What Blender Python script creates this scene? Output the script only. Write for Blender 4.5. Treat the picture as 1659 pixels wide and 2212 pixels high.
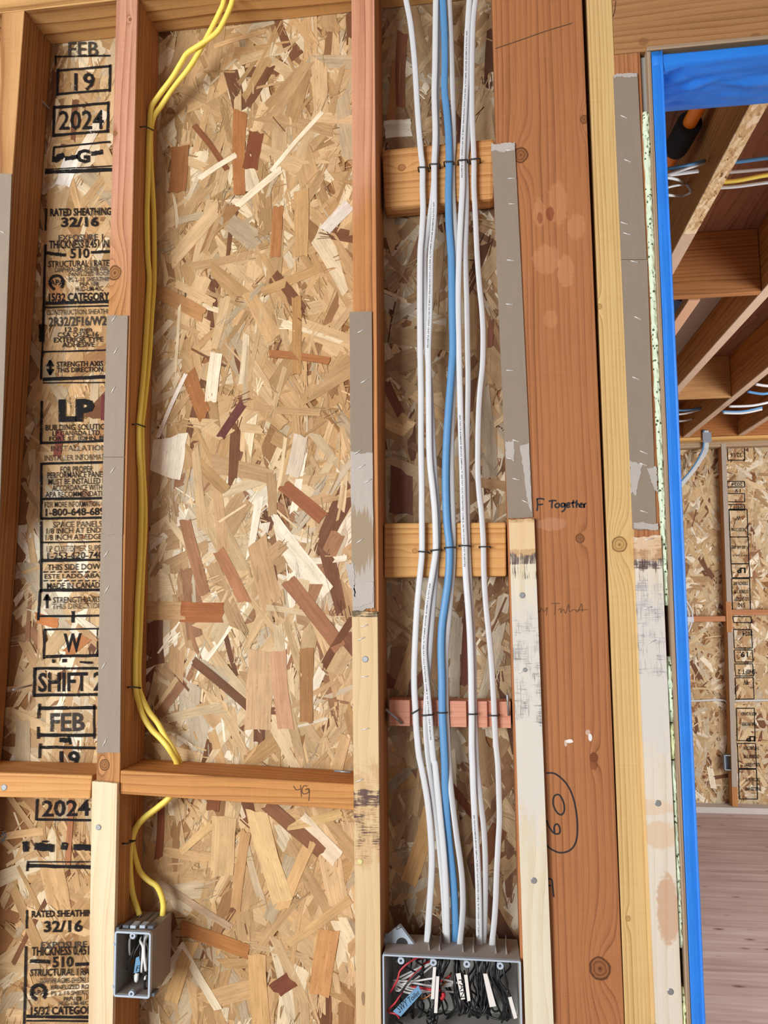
import bpy, bmesh, math, random
from mathutils import Vector, Matrix, noise as mnoise

for o in list(bpy.data.objects):
    bpy.data.objects.remove(o)
SC = bpy.context.scene
COL = SC.collection
rnd = random.Random(7)

# ---------------------------------------------------------------- camera
W, H = 1659.0, 2212.0
FPX, DIST, YAW, PITCH, ROLL = 1740.0, 1.20589, 0.135174, 0.101246, -0.009637
CAMZ = 1.54
_cy, _sy, _cp, _sp = math.cos(YAW), math.sin(YAW), math.cos(PITCH), math.sin(PITCH)
FWD = Vector((-_sy*_cp, _cy*_cp, _sp))
_r = Vector((_cy, _sy, 0)); _u = _r.cross(FWD)
RGT = _r*math.cos(ROLL) + _u*math.sin(ROLL)
UPV = -_r*math.sin(ROLL) + _u*math.cos(ROLL)
CAM = Vector((0, -DIST, CAMZ))
cd = bpy.data.cameras.new('camera')
cam = bpy.data.objects.new('camera', cd); COL.objects.link(cam)
cd.sensor_fit = 'VERTICAL'; cd.sensor_height = 36.0; cd.sensor_width = 27.0
cd.lens = FPX/H*36.0
cd.clip_start = 0.02
M = Matrix((RGT, UPV, -FWD)).transposed().to_4x4(); M.translation = CAM
cam.matrix_world = M
SC.camera = cam

# ---------------------------------------------------------------- world, light, exposure
wd = bpy.data.worlds.new('sky'); SC.world = wd; wd.use_nodes = True
bg = wd.node_tree.nodes['Background']
bg.inputs[0].default_value = (0.9, 0.95, 1.0, 1); bg.inputs[1].default_value = 0.32

def area(name, loc, target, sx, sy, power, color=(1, 1, 1)):
    l = bpy.data.lights.new(name, 'AREA'); l.shape = 'RECTANGLE'; l.size = sx; l.size_y = sy
    l.energy = power; l.color = color
    o = bpy.data.objects.new(name, l); COL.objects.link(o); o.location = loc
    d = Vector(target)-Vector(loc); o.rotation_euler = d.to_track_quat('-Z', 'Y').to_euler()
    return o
area('window_daylight', (-1.9, -3.0, 1.68), (-0.1, 0, 1.5), 1.7, 1.5, 118, (0.96, 0.985, 1.0))
area('far_room_daylight', (3.2, 1.0, 1.35), (1.1, 3.6, 1.6), 2.0, 1.6, 125, (1, 0.985, 0.97))
SC.view_settings.view_transform = 'Standard'
SC.view_settings.look = 'None'
SC.view_settings.gamma = 1
SC.view_settings.use_curve_mapping = False
SC.view_settings.exposure = 0.24

# ---------------------------------------------------------------- measuring: a sight line met with a real plane
def _ray(px, py):
    return RGT*((px-W/2)/FPX) - UPV*((py-H/2)/FPX) + FWD
def P(px, py, Y=0.0):
    d = _ray(px, py); return CAM + d*((Y+DIST)/d.y)
def Pz(px, py, z):
    d = _ray(px, py); return CAM + d*((z-CAMZ)/d.z)
def Px(px, py, x):
    d = _ray(px, py); return CAM + d*(x/d.x)
MM = 0.00073          # metres per photo pixel on the wall face

def lin(c):
    c = c/255.0
    return c/12.92 if c <= 0.04045 else ((c+0.055)/1.055)**2.4
def C(r, g, b): return (lin(r), lin(g), lin(b), 1.0)

# ---------------------------------------------------------------- objects
def link(name, me, mat=None, parent=None, kind=None):
    o = bpy.data.objects.new(name, me); COL.objects.link(o)
    if mat: me.materials.append(mat)
    if parent: o.parent = parent
    if kind: o['kind'] = kind
    return o
def tag(o, label=None, cat=None, group=None, kind=None):
    if label: o['label'] = label
    if cat: o['category'] = cat
    if group: o['group'] = group
    if kind: o['kind'] = kind
    return o
def empty(name, loc=(0, 0, 0)):
    o = bpy.data.objects.new(name, None); COL.objects.link(o); o.location = loc
    o.empty_display_size = 0.05
    return o
def rebase(o, parent=None):
    """origin to the base centre of the mesh (keeps world place)"""
    me = o.data
    vs = [v.co for v in me.vertices]
    c = Vector(((min(v.x for v in vs)+max(v.x for v in vs))/2, (min(v.y for v in vs)+max(v.y for v in vs))/2, min(v.z for v in vs)))
    me.transform(Matrix.Translation(-c)); o.location = c
    return o
def adopt(ch, parent):
    """parent in place (parents are never rotated)"""
    ch.parent = parent
    ch.location = Vector(ch.location) - Vector(parent.location)
    if parent.parent: ch.location = ch.location - Vector(parent.parent.location)
    return ch
def pymesh(name, verts, faces, smooth=False):
    me = bpy.data.meshes.new(name); me.from_pydata([tuple(v) for v in verts], [], faces); me.update()
    if smooth: me.polygons.foreach_set('use_smooth', [True]*len(me.polygons))
    return me
def set_gc(me, axis):
    at = me.attributes.new('gc', 'FLOAT_VECTOR', 'POINT')
    buf = []
    for v in me.vertices:
        x, y, z = v.co
        buf += {'z': (z, x, y), 'x': (x, z, y), 'y': (y, x, z)}[axis]
    at.data.foreach_set('vector', buf)
def prism(name, poly, Y0, Y1, mat, axis='z', bevel=0.0014, parent=None, rot_end=None):
    """poly: (x,z) outline, front face at Y0, back at Y1"""
    bm = bmesh.new()
    f = [bm.verts.new((x, Y0, z)) for x, z in poly]; b = [bm.verts.new((x, Y1, z)) for x, z in poly]
    n = len(poly)
    bm.faces.new(f); bm.faces.new(list(reversed(b)))
    for i in range(n): bm.faces.new([f[i], b[i], b[(i+1) % n], f[(i+1) % n]])
    bmesh.ops.recalc_face_normals(bm, faces=bm.faces)
    if bevel: bmesh.ops.bevel(bm, geom=bm.edges[:], offset=bevel, segments=2, affect='EDGES', profile=0.5)
    me = bpy.data.meshes.new(name); bm.to_mesh(me); bm.free()
    set_gc(me, axis)
    o = link(name, me, mat); rebase(o)
    if parent: adopt(o, parent)
    return o
def quad(*pxs, Y=0.0):
    out = []
    for px, py in pxs:
        p = P(px, py, Y); out.append((p.x, p.z))
    return out
def box(name, x0, x1, y0, y1, z0, z1, mat, axis='z', bevel=0.0014, parent=None):
    return prism(name, [(x0, z1), (x1, z1), (x1, z0), (x0, z0)], y0, y1, mat, axis, bevel, parent)
def edge(p0, p1, Y):
    a, b = P(*p0, Y), P(*p1, Y)
    return lambda z: a.x + (b.x-a.x)*(z-a.z)/(b.z-a.z)
def upright(name, L, R, z0, z1, Y0, Y1, mat, **k):
    l, r = edge(*L, Y0), edge(*R, Y0)
    return prism(name, [(l(z1), z1), (r(z1), z1), (r(z0), z0), (l(z0), z0)], Y0, Y1, mat, 'z', **k)
def strip(name, pxs, Y0, th, mat, ragged_top=0, ragged_bot=0, parent=None, seed=0, side=0.0):
    """thin strip lying on Y0; pxs = TL, TR, BR, BL ; ragged torn ends"""
    r = random.Random(seed)
    TL, TR, BR, BL = [P(*p, Y0-th) for p in pxs]
    pts = []
    def run(a, b, rag, sgn):
        n = 26 if rag else 1
        k1, k2, f1, f2 = r.random()*6, r.random()*6, r.uniform(3, 6), r.uniform(9, 14)
        for i in range(n+1):
            t = i/n; q = a.lerp(b, t)
            pts.append((q.x, q.z + (rag*(.6*math.sin(k1+f1*t)+.3*math.sin(k2+f2*t)+r.uniform(-.3, .3)) if rag else 0)))
    def sid(a, b):
        n = 14
        for i in range(1, n):
            q = a.lerp(b, i/n); pts.append((q.x+r.uniform(-1, 1)*side, q.z))
    run(TL, TR, ragged_top, 1)
    if side: sid(TR, BR)
    run(BR, BL, ragged_bot, -1)
    if side: sid(BL, TL)
    return prism(name, pts, Y0-th, Y0-0.0001, mat, 'z', bevel=0)

# ---------------------------------------------------------------- node helpers
class NT:
    def __init__(s, name, rough=0.7, spec=0.3):
        s.m = bpy.data.materials.new(name); s.m.use_nodes = True
        s.t = s.m.node_tree; s.n = s.t.nodes; s.l = s.t.links
        s.b = s.n['Principled BSDF']; s.b.inputs['Roughness'].default_value = rough
        s.b.inputs['Specular IOR Level'].default_value = spec
    def put(s, sock, v):
        if isinstance(v, (int, float)): sock.default_value = v
        elif isinstance(v, (tuple, list)): sock.default_value = v if len(v) == len(sock.default_value) else tuple(v)[:len(sock.default_value)]
        else: s.l.new(v, sock)
    def math(s, op, a, b=0.0, c=0.0, clamp=False):
        n = s.n.new('ShaderNodeMath'); n.operation = op; n.use_clamp = clamp
        s.put(n.inputs[0], a); s.put(n.inputs[1], b); s.put(n.inputs[2], c); return n.outputs[0]
    def attr(s, name):
        n = s.n.new('ShaderNodeAttribute'); n.attribute_name = name; return n
    def sep(s, v):
        n = s.n.new('ShaderNodeSeparateXYZ'); s.put(n.inputs[0], v); return n.outputs
    def comb(s, x, y, z):
        n = s.n.new('ShaderNodeCombineXYZ'); s.put(n.inputs[0], x); s.put(n.inputs[1], y); s.put(n.inputs[2], z); return n.outputs[0]
    def noise(s, v, scale=1.0, detail=3.0, rough=0.55, dist=0.0, color=False):
        n = s.n.new('ShaderNodeTexNoise'); s.put(n.inputs['Vector'], v)
        n.inputs['Scale'].default_value = scale; n.inputs['Detail'].default_value = detail
        n.inputs['Roughness'].default_value = rough; n.inputs['Distortion'].default_value = dist
        return n.outputs[1 if color else 0]
    def vor(s, v, scale, feature='F1', out=0):
        n = s.n.new('ShaderNodeTexVoronoi'); s.put(n.inputs['Vector'], v); n.inputs['Scale'].default_value = scale; n.feature = feature
        return n.outputs[out]
    def ramp(s, f, stops, interp='LINEAR'):
        n = s.n.new('ShaderNodeValToRGB'); n.color_ramp.interpolation = interp
        e = n.color_ramp.elements
        while len(e) < len(stops): e.new(0.5)
        for i, (p, c) in enumerate(stops):
            e[i].position = p; e[i].color = c if isinstance(c, (tuple, list)) else (c, c, c, 1)
        s.put(n.inputs[0], f); return n.outputs[0]
    def mix(s, f, a, b, mode='MIX'):
        n = s.n.new('ShaderNodeMix'); n.data_type = 'RGBA'; n.blend_type = mode; n.clamp_factor = True
        s.put(n.inputs[0], f); s.put(n.inputs[6], a); s.put(n.inputs[7], b); return n.outputs[2]
    def bump(s, h, strength=0.3, dist=0.001):
        n = s.n.new('ShaderNodeBump'); n.inputs['Strength'].default_value = strength; n.inputs['Distance'].default_value = dist
        s.put(n.inputs['Height'], h); s.l.new(n.outputs[0], s.b.inputs['Normal'])
    def color(s, c): s.put(s.b.inputs['Base Color'], c); return s.m

def ell(nt, l, a, lk, ak, sl, sa):
    """squared elliptical distance"""
    x = nt.math('MULTIPLY', nt.math('SUBTRACT', l, lk), 1.0/sl)
    y = nt.math('MULTIPLY', nt.math('SUBTRACT', a, ak), 1.0/sa)
    return nt.math('ADD', nt.math('MULTIPLY', x, x), nt.math('MULTIPLY', y, y))

def wood(name, light, dark, spacing=0.006, a0=0.2, b0=0.12, amp=0.006, seed=1.0, knots=(), spots=(), tint=None,
         hatch=None, contrast=1.0, blotch=0.5, fine=1.0, pores=0.25, hue=True):
    """growth rings round a heart line (a0,b0) in the (length, across, depth) space 'gc' of the board.
    knots: (l,a,radius)  spots: (l,a,rl,ra,color,strength)  tint: (l_edge, soft, color above)
    hatch: list of (l_lo,l_hi,color,density) weathered saw-mark bands"""
    nt = NT(name, 0.72, 0.25)
    light, dark = [(c_[0]*.985, c_[1]*(1.035 if hue else 1), c_[2], 1) for c_ in (light, dark)]
    g = nt.sep(nt.attr('gc').outputs['Vector']); l, a, b = g[0], g[1], g[2]
    sd = seed*13.7
    n1 = nt.noise(nt.comb(nt.math('MULTIPLY_ADD', l, 1.6, sd), nt.math('MULTIPLY', a, 9.0), nt.math('MULTIPLY', b, 9.0)), 1.0, 2.0)
    n2 = nt.noise(nt.comb(nt.math('MULTIPLY_ADD', l, 7.0, sd), nt.math('MULTIPLY', a, 40.0), nt.math('MULTIPLY', b, 40.0)), 1.0, 2.0)
    da = nt.math('SUBTRACT', a, a0); db = nt.math('SUBTRACT', b, b0)
    r = nt.math('SQRT', nt.math('ADD', nt.math('MULTIPLY', da, da), nt.math('MULTIPLY', db, db)))
    r = nt.math('ADD', r, nt.math('MULTIPLY', nt.math('SUBTRACT', n1, 0.5), amp*2.4))
    r = nt.math('ADD', r, nt.math('MULTIPLY', nt.math('SUBTRACT', n2, 0.5), amp*0.25))
    for kl, ka, kr in knots:
        e = ell(nt, l, a, kl, ka, kr*4.0, kr*1.5)
        r = nt.math('ADD', r, nt.math('MULTIPLY', nt.math('POWER', 2.718, nt.math('MULTIPLY', e, -1.0)), kr*1.6))
    # uneven years: ring width and strength wander
    wv = nt.noise(nt.comb(nt.math('MULTIPLY_ADD', r, 0.33/spacing, sd), 0.0, 0.0), 1.0, 3.0, .7)
    rr = nt.math('ADD', nt.math('MULTIPLY', r, 1.0/spacing), nt.math('MULTIPLY', wv, 3.4))
    t = nt.math('FRACT', rr)
    tv = nt.ramp(t, [(0.0, 0.0), (0.35, 0.10), (0.78, 0.50), (0.93, 1.0), (1.0, 0.0)])
    st_ = nt.noise(nt.comb(nt.math('MULTIPLY', nt.math('FLOOR', rr), 7.31), nt.math('MULTIPLY_ADD', l, 2.2, sd), 0.0), 1.0, 2.0)
    tv = nt.math('MULTIPLY', tv, nt.math('MULTIPLY', nt.math('SUBTRACT', st_, 0.18), 2.2, clamp=True))
    fi = nt.noise(nt.comb(nt.math('MULTIPLY_ADD', l, 14.0, sd), nt.math('MULTIPLY', a, 900.0), nt.math('MULTIPLY', b, 900.0)), 1.0, 2.0)
    bl = nt.noise(nt.comb(nt.math('MULTIPLY_ADD', l, 3.0, sd+5), nt.math('MULTIPLY', a, 22.0), nt.math('MULTIPLY', b, 22.0)), 1.0, 4.0)
    f = nt.math('MULTIPLY', tv, 1.25*contrast)
    saw = nt.noise(nt.comb(nt.math('MULTIPLY_ADD', l, 420.0, sd), nt.math('MULTIPLY', a, 14.0), nt.math('MULTIPLY', b, 14.0)), 1.0, 1.0)
    f = nt.math('ADD', f, nt.math('MULTIPLY', nt.math('SUBTRACT', fi, 0.5), 0.95*fine))
    f = nt.math('ADD', f, nt.math('MULTIPLY', nt.math('SUBTRACT', saw, 0.5), 0.22*fine))
    f = nt.math('ADD', f, nt.math('MULTIPLY', nt.math('SUBTRACT', bl, 0.45), 1.2*blotch), clamp=True)
    lo, dk = light, dark
    if tint:
        edge_l, soft, cl, cdk = tint
        q = nt.math('MULTIPLY', nt.math('SUBTRACT', l, edge_l), 1.0/soft)
        q = nt.math('ADD', q, nt.math('MULTIPLY', nt.math('SUBTRACT', bl, 0.5), 2.0))
        q = nt.math('MULTIPLY', nt.math('ADD', q, 0.5, clamp=True), nt.math('LESS_THAN', b, 0.003))
        lo = nt.mix(q, light, cl); dk = nt.mix(q, dark, cdk)
    c = nt.mix(f, lo, dk)
    # tiny dark pores / flecks
    if pores:
        po = nt.noise(nt.comb(nt.math('MULTIPLY_ADD', l, 60.0, sd), nt.math('MULTIPLY', a, 1500.0), nt.math('MULTIPLY', b, 1500.0)), 1.0, 1.0)
        c = nt.mix(nt.math('MULTIPLY', nt.math('GREATER_THAN', po, 0.72), pores), c, tuple(x*0.35 for x in dark[:3])+(1,))
    for lo_, hi_, hc, dens, ori in (hatch or ()):
        h1 = nt.noise(nt.comb(nt.math('MULTIPLY', l, 620.0), nt.math('MULTIPLY_ADD', a, 42.0, sd), 0.0), 1.0, 3.0, .6)
        h2 = nt.noise(nt.comb(nt.math('MULTIPLY', l, 34.0), nt.math('MULTIPLY_ADD', a, 640.0, sd), 0.0), 1.0, 3.0, .6)
        h3 = nt.noise(nt.comb(nt.math('MULTIPLY', l, 30.0), nt.math('MULTIPLY_ADD', a, 70.0, sd), 0.0), 1.0, 3.0)
        mid, hw = (lo_+hi_)/2, abs(hi_-lo_)/2
        band = nt.math('SUBTRACT', 1.0, nt.math('MULTIPLY', nt.math('ABSOLUTE', nt.math('SUBTRACT', l, mid)), 1.0/hw))
        hm = {'h': h1, 'v': h2}.get(ori) or nt.math('MAXIMUM', h1, h2)
        h = nt.math('ADD', nt.math('MULTIPLY', nt.math('SUBTRACT', hm, .5), 1.6), nt.math('MULTIPLY', nt.math('SUBTRACT', h3, .5), 1.3))
        h = nt.math('ADD', h, nt.math('SUBTRACT', nt.math('MULTIPLY', band, 1.6 if hw > .12 else 3.0, clamp=True), 1.0))
        h = nt.math('MULTIPLY', nt.math('ADD', h, dens), 4.0, clamp=True)
        c = nt.mix(nt.math('MULTIPLY', h, .93), c, hc)
    for kl, ka, kr in knots:
        w = nt.noise(nt.comb(nt.math('MULTIPLY', l, 90.0), nt.math('MULTIPLY', a, 90.0), 0.0), 1.0, 2.0)
        e = nt.math('SQRT', ell(nt, l, a, kl, ka, kr*1.1, kr))
        e = nt.math('ADD', e, nt.math('MULTIPLY', nt.math('SUBTRACT', w, 0.5), 0.35))
        kc = nt.ramp(e, [(0.0, tuple(x*0.3 for x in dark[:3])+(1,)), (0.10, tuple(x*0.9 for x in dark[:3])+(1,)), (0.35, tuple(.5*(x+y) for x, y in zip(light[:3], dark[:3]))+(1,)), (0.6, tuple(x*0.85 for x in dark[:3])+(1,)), (0.7, tuple(.6*x+.4*y for x, y in zip(light[:3], dark[:3]))+(1,)), (0.90, tuple(x*0.42 for x in dark[:3])+(1,)), (1.0, dark)])
        c = nt.mix(nt.math('MULTIPLY', nt.math('SUBTRACT', 1.06, e), 9.0, clamp=True), c, kc)
    for sl_, sa_, rl, ra, sc, st in spots:
        w = nt.noise(nt.comb(nt.math('MULTIPLY', l, 120.0), nt.math('MULTIPLY', a, 120.0), 0.0), 1.0, 2.0)
        e = nt.math('SQRT', ell(nt, l, a, sl_, sa_, rl, ra))
        e = nt.math('ADD', e, nt.math('MULTIPLY', nt.math('SUBTRACT', w, 0.5), 0.7))
        c = nt.mix(nt.math('MULTIPLY', nt.math('MULTIPLY', nt.math('SUBTRACT', 1.0, e), 6.0, clamp=True), st), c, sc)
    nt.bump(nt.math('ADD', fi, nt.math('MULTIPLY', tv, 0.5)), 0.22, 0.0006)
    return nt.color(c)

def plain(name, col, rough=0.6, spec=0.4, metal=0.0, var=0.06, nscale=60.0, bump=0.0):
    nt = NT(name, rough, spec); nt.b.inputs['Metallic'].default_value = metal
    tc = nt.n.new('ShaderNodeTexCoord').outputs['Object']
    n = nt.noise(tc, nscale, 3.0)
    v = nt.math('MULTIPLY_ADD', n, 2*var, 1-var)
    c = nt.mix(1.0, col, nt.comb(v, v, v), 'MULTIPLY')
    if bump: nt.bump(n, bump, 0.001)
    return nt.color(c)

def cardboard(name, col, stain=None):
    nt = NT(name, 0.9, 0.1)
    g = nt.attr('gc').outputs['Vector']; s = nt.sep(g)
    n = nt.noise(g, 700.0, 2.0); m = nt.noise(nt.comb(nt.math('MULTIPLY', s[0], 20.0), nt.math('MULTIPLY', s[1], 90.0), 0.0), 1.0, 3.0)
    v = nt.math('ADD', nt.math('MULTIPLY_ADD', n, 0.22, 0.83), nt.math('MULTIPLY', nt.math('SUBTRACT', m, 0.5), 0.16))
    c = nt.mix(1.0, col, nt.comb(v, v, v), 'MULTIPLY')
    if stain:
        for sl_, sa_, rl, ra, sc, st in stain:
            e = nt.math('SQRT', ell(nt, s[0], s[1], sl_, sa_, rl, ra))
            w = nt.noise(nt.comb(nt.math('MULTIPLY', s[0], 14.0), nt.math('MULTIPLY', s[1], 260.0), 0.0), 1.0, 3.0)
            e = nt.math('ADD', e, nt.math('MULTIPLY', nt.math('SUBTRACT', w, 0.5), 1.1))
            c = nt.mix(nt.math('MULTIPLY', nt.math('MULTIPLY', nt.math('SUBTRACT', 1.0, e), 5.0, clamp=True), st), c, sc)
    nt.bump(n, 0.15, 0.0005)
    return nt.color(c)

# ---------------------------------------------------------------- materials
def strand_mat(name, k=1.0):
    nt = NT(name, 0.75, 0.2)
    col = nt.attr('col').outputs['Color']; s = nt.sep(nt.attr('suv').outputs['Vector'])
    gr = nt.noise(nt.comb(nt.math('MULTIPLY', s[0], 14.0*k), nt.math('MULTIPLY', s[1], 420.0*k), nt.math('MULTIPLY', s[2], 90.0)), 1.0, 3.0, 0.6)
    bl = nt.noise(nt.comb(nt.math('MULTIPLY', s[0], 25.0*k), nt.math('MULTIPLY', s[1], 70.0*k), nt.math('MULTIPLY', s[2], 70.0)), 1.0, 3.0)
    fl = nt.noise(nt.comb(nt.math('MULTIPLY', s[0], 110.0*k), nt.math('MULTIPLY', s[1], 700.0*k), nt.math('MULTIPLY', s[2], 50.0)), 1.0, 1.0)
    v = nt.math('ADD', nt.math('MULTIPLY_ADD', gr, 0.66, 0.64), nt.math('MULTIPLY', nt.math('SUBTRACT', bl, 0.5), 0.6))
    c = nt.mix(1.0, col, nt.comb(v, nt.math('POWER', v, 1.04), nt.math('POWER', v, 1.12)), 'MULTIPLY')
    c = nt.mix(nt.math('MULTIPLY', nt.math('GREATER_THAN', fl, 0.70), 0.45), c, nt.mix(1.0, c, (0.35, 0.25, 0.18, 1), 'MULTIPLY'))
    nt.bump(gr, 0.3, 0.0006)
    return nt.color(c)
M_STRAND = strand_mat('osb_strand')
M_PANEL = plain('osb_core', C(140, 98, 60), 0.8, 0.2, var=0.3, nscale=90, bump=0.3)

def ink_mat(name, col, thr=0.42, scale=260.0):
    nt = NT(name, 0.8, 0.1)
    tc = nt.n.new('ShaderNodeTexCoord').outputs['Object']
    n = nt.noise(tc, scale, 3.0, 0.65); m = nt.noise(tc, 28.0, 2.0)
    f = nt.math('ADD', n, nt.math('MULTIPLY', nt.math('SUBTRACT', m, 0.5), 0.55))
    f = nt.math('MULTIPLY', nt.math('SUBTRACT', f, thr), 9.0, clamp=True)
    f = nt.math('MULTIPLY', f, 0.93)
    nt.put(nt.b.inputs['Alpha'], f)
    return nt.color(col)
M_INK = ink_mat('stamp_ink', C(30, 30, 32), 0.27)
M_INKF = ink_mat('faded_stamp_ink', C(66, 62, 58), 0.30)
M_INKW = ink_mat('cable_ink', C(50, 50, 54), 0.15, 500.0)
M_MARK = plain('marker_ink', C(38, 34, 36), 0.7)
M_PENCIL = plain('pencil_line', C(96, 66, 44), 0.8)
M_STEEL = plain('staple_steel', C(214, 212, 206), 0.35, 0.6, 0.25, 0.1)
M_NAIL = plain('nail_steel', C(150, 150, 150), 0.4, 0.6, 0.4, 0.25)
M_BRASS = plain('brass_nail', C(226, 214, 150), 0.35, 0.5, 0.3)
M_CLIP = plain('dark_staple', C(56, 54, 52), 0.5, 0.4, 0.3)
M_WHITE = plain('white_sheath', C(206, 209, 211), 0.45, 0.4, var=0.03)
M_YEL = plain('yellow_sheath', C(250, 228, 104), 0.42, 0.4, var=0.05)
M_BLUE = plain('blue_sheath', C(86, 142, 190), 0.42, 0.4, var=0.05)
M_BOX = plain('grey_box_plastic', C(140, 132, 122), 0.6, 0.35, var=0.04)
M_RIM = plain('pale_box_rim', C(176, 190, 202), 0.5, 0.4, var=0.04)
M_BOXL = plain('pale_grey_box_plastic', C(166, 163, 156), 0.6, 0.35, var=0.04)
M_BLK = plain('black_insulation', C(26, 26, 28), 0.35, 0.5)
M_RED = plain('red_insulation', C(190, 44, 56), 0.4, 0.5)
M_WIRE = plain('white_insulation', C(225, 225, 222), 0.45, 0.4)
M_COPPER = plain('bare_copper', C(170, 105, 60), 0.35, 0.5, 0.9)
M_PAPER = plain('white_tag_tape', C(225, 222, 214), 0.7)
M_BTAG = plain('blue_tag_tape', C(105, 150, 185), 0.7)
M_DARKP = plain('box_clamp_plastic', C(96, 100, 110), 0.5)

# ---------------------------------------------------------------- sheathing strands
PAL = [((206, 174, 132), 26), ((194, 158, 114), 34), ((178, 142, 98), 22), ((222, 202, 170), 9), ((154, 114, 76), 7), ((120, 80, 54), 3), ((188, 166, 136), 8)]
PAL_SHADE = [((188, 164, 130), 24), ((172, 144, 110), 30), ((154, 124, 92), 22), ((212, 200, 180), 9), ((128, 94, 70), 9), ((100, 68, 52), 5), ((172, 158, 138), 12)]  # greyer, darker set: shade of the narrow bay put into its strand colours
PALW = [((214, 190, 154), 28), ((200, 170, 130), 28), ((184, 150, 112), 18), ((234, 222, 202), 13), ((154, 114, 84), 7), ((118, 80, 60), 4), ((198, 182, 158), 11)]
TINT = (0.975, 0.975, 0.95)
def pick(r, pal):
    t = r.uniform(0, sum(w for _, w in pal))
    for c, w in pal:
        t -= w
        if t <= 0: break
    k = r.uniform(0.93, 1.06)
    return tuple(min(255, x*k*m) for x, m in zip(c, TINT))
class Strands:
    def __init__(s): s.v = []; s.f = []; s.c = []; s.uv = []
    def add(s, x, z, L, Wd, ang, y, col, r, thick=0.0009, tilt=0.0, sk=1.0):
        ca, sa = math.cos(ang), math.sin(ang)
        h, w = L/2, Wd/2
        k1, k2 = r.uniform(-0.7, 0.7)*w, r.uniform(-0.7, 0.7)*w
        if r.random() < 0.3: k1 *= 2.6
        if r.random() < 0.3: k2 *= 2.6
        k1 *= sk; k2 *= sk
        t1, t2 = (r.uniform(0.62, 1.05), r.uniform(0.62, 1.05)) if sk == 1 else (r.uniform(.88, 1.04), r.uniform(.88, 1.04))
        bend = r.uniform(-0.02, 0.02)*L
        n = 3 if Wd > .006 else 1
        j = lambda: r.uniform(-.06, .06)*w
        out = []
        m = 4 if Wd > .012 else 2
        for i in range(m+1):                                   # lower edge
            t = i/m; out.append((-h+k1+(2*h+k2-k1)*t, -w*(t1+(t2-t1)*t)+bend*4*t*(1-t)+j()))
        for i in range(1, n+1):                                # torn end
            t = i/(n+1); out.append((h+k2*(1-2*t)+r.uniform(-.5, .35)*min(w, .006), w*t2*(2*t-1)))
        for i in range(m+1):
            t = 1-i/m; out.append((-h-k1+(2*h-k2+k1)*t, w*(t1+(t2-t1)*t)+bend*4*t*(1-t)+j()))
        for i in range(1, n+1):
            t = 1-i/(n+1); out.append((-h+k1*(1-2*t)+r.uniform(-.35, .5)*min(w, .006), w*t1*(2*t-1)))
        b = len(s.v); n = len(out); seed = r.random()*9
        lc = (lin(col[0]), lin(col[1]), lin(col[2]), 1)
        warp = r.uniform(-.012, .012)
        for lay in (0, 1):
            for u, v in out:
                yy = y + tilt*u + (thick if lay else warp*v)
                s.v.append((x+u*ca-v*sa, yy, z+u*sa+v*ca)); s.uv.append((u+seed, v, seed)); s.c.append(lc)
        s.f.append(tuple(b+i for i in range(n)))
        for i in range(n):
            q = (i+1) % n
            s.f.append((b+q, b+i, b+n+i, b+n+q))
    def build(s, name, mat, parent=None, kind=None):
        me = pymesh(name, s.v, s.f)
        a = me.color_attributes.new('col', 'FLOAT_COLOR', 'POINT'); a.data.foreach_set('color', [q for c in s.c for q in c])
        u = me.attributes.new('suv', 'FLOAT_VECTOR', 'POINT'); u.data.foreach_set('vector', [q for c in s.uv for q in c])
        o = link(name, me, mat, None, kind); rebase(o)
        if parent: adopt(o, parent)
        return o
def fill(S, r, x0, x1, z0, z1, n, pal, yb, hmax, big=1.0, bias=0.5):
    for i in range(n):
        t = i/n
        k = r.random()
        if k < 0.34: L, Wd = r.uniform(.07, .15), r.uniform(.016, .042)
        elif k < 0.66: L, Wd = r.uniform(.05, .13), r.uniform(.007, .018)
        elif k < 0.86: L, Wd = r.uniform(.03, .09), r.uniform(.0025, .007)
        else: L, Wd = r.uniform(.012, .04), r.uniform(.0012, .004)
        if r.random() < 0.72: ang = math.pi/2 + r.gauss(0, 0.58)
        else: ang = r.uniform(0, math.pi)
        x, z = r.uniform(x0, x1), r.uniform(z0, z1)
        p = pal(x, z) if callable(pal) else pal
        y = yb-0.0003-hmax*t - r.uniform(0, 0.0003); c = pick(r, p)
        S.add(x, z, L*big, Wd*big, ang, y, c, r, 0.0012, r.uniform(-.004, .004))
        if Wd > .012 and r.random() < .5:                      # frayed slivers round the end of a flake
            e = r.choice((-1, 1))*L*big*.5
            for q in range(r.randint(3, 7)):
                a2 = ang+r.gauss(0, .16); o = r.uniform(-.6, .6)*Wd*big; e2 = e*r.uniform(.75, 1.15)
                kk = r.uniform(.80, 1.12); c2 = tuple(min(255, v*kk) for v in c)
                S.add(x+e2*math.cos(ang)-o*math.sin(ang), z+e2*math.sin(ang)+o*math.cos(ang), r.uniform(.010, .032)*big, r.uniform(.0008, .0026)*big, a2, y-.0004, c2, r, .0006, r.uniform(-.02, .02))

SH = 0.089            # room face of the sheathing
wall_front = box('wall_front', -1.05, 0.185, SH+0.003, SH+0.014, 0.0, 2.62, M_PANEL, 'z', 0)
tag(wall_front, kind='structure')
S = Strands(); rs = random.Random(21)
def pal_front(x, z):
    if x > -0.17: return PAL_SHADE  # narrow bay takes the palette with painted shade
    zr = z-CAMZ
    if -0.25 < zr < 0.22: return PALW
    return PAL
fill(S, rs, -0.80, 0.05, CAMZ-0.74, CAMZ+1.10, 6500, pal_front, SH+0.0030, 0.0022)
fill(S, rs, -1.05, 0.18, 0.02, CAMZ-0.70, 1500, PAL, SH+0.0030, 0.0022, 1.3)
S.build('strand_surface', M_STRAND, wall_front, 'stuff')
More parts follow.
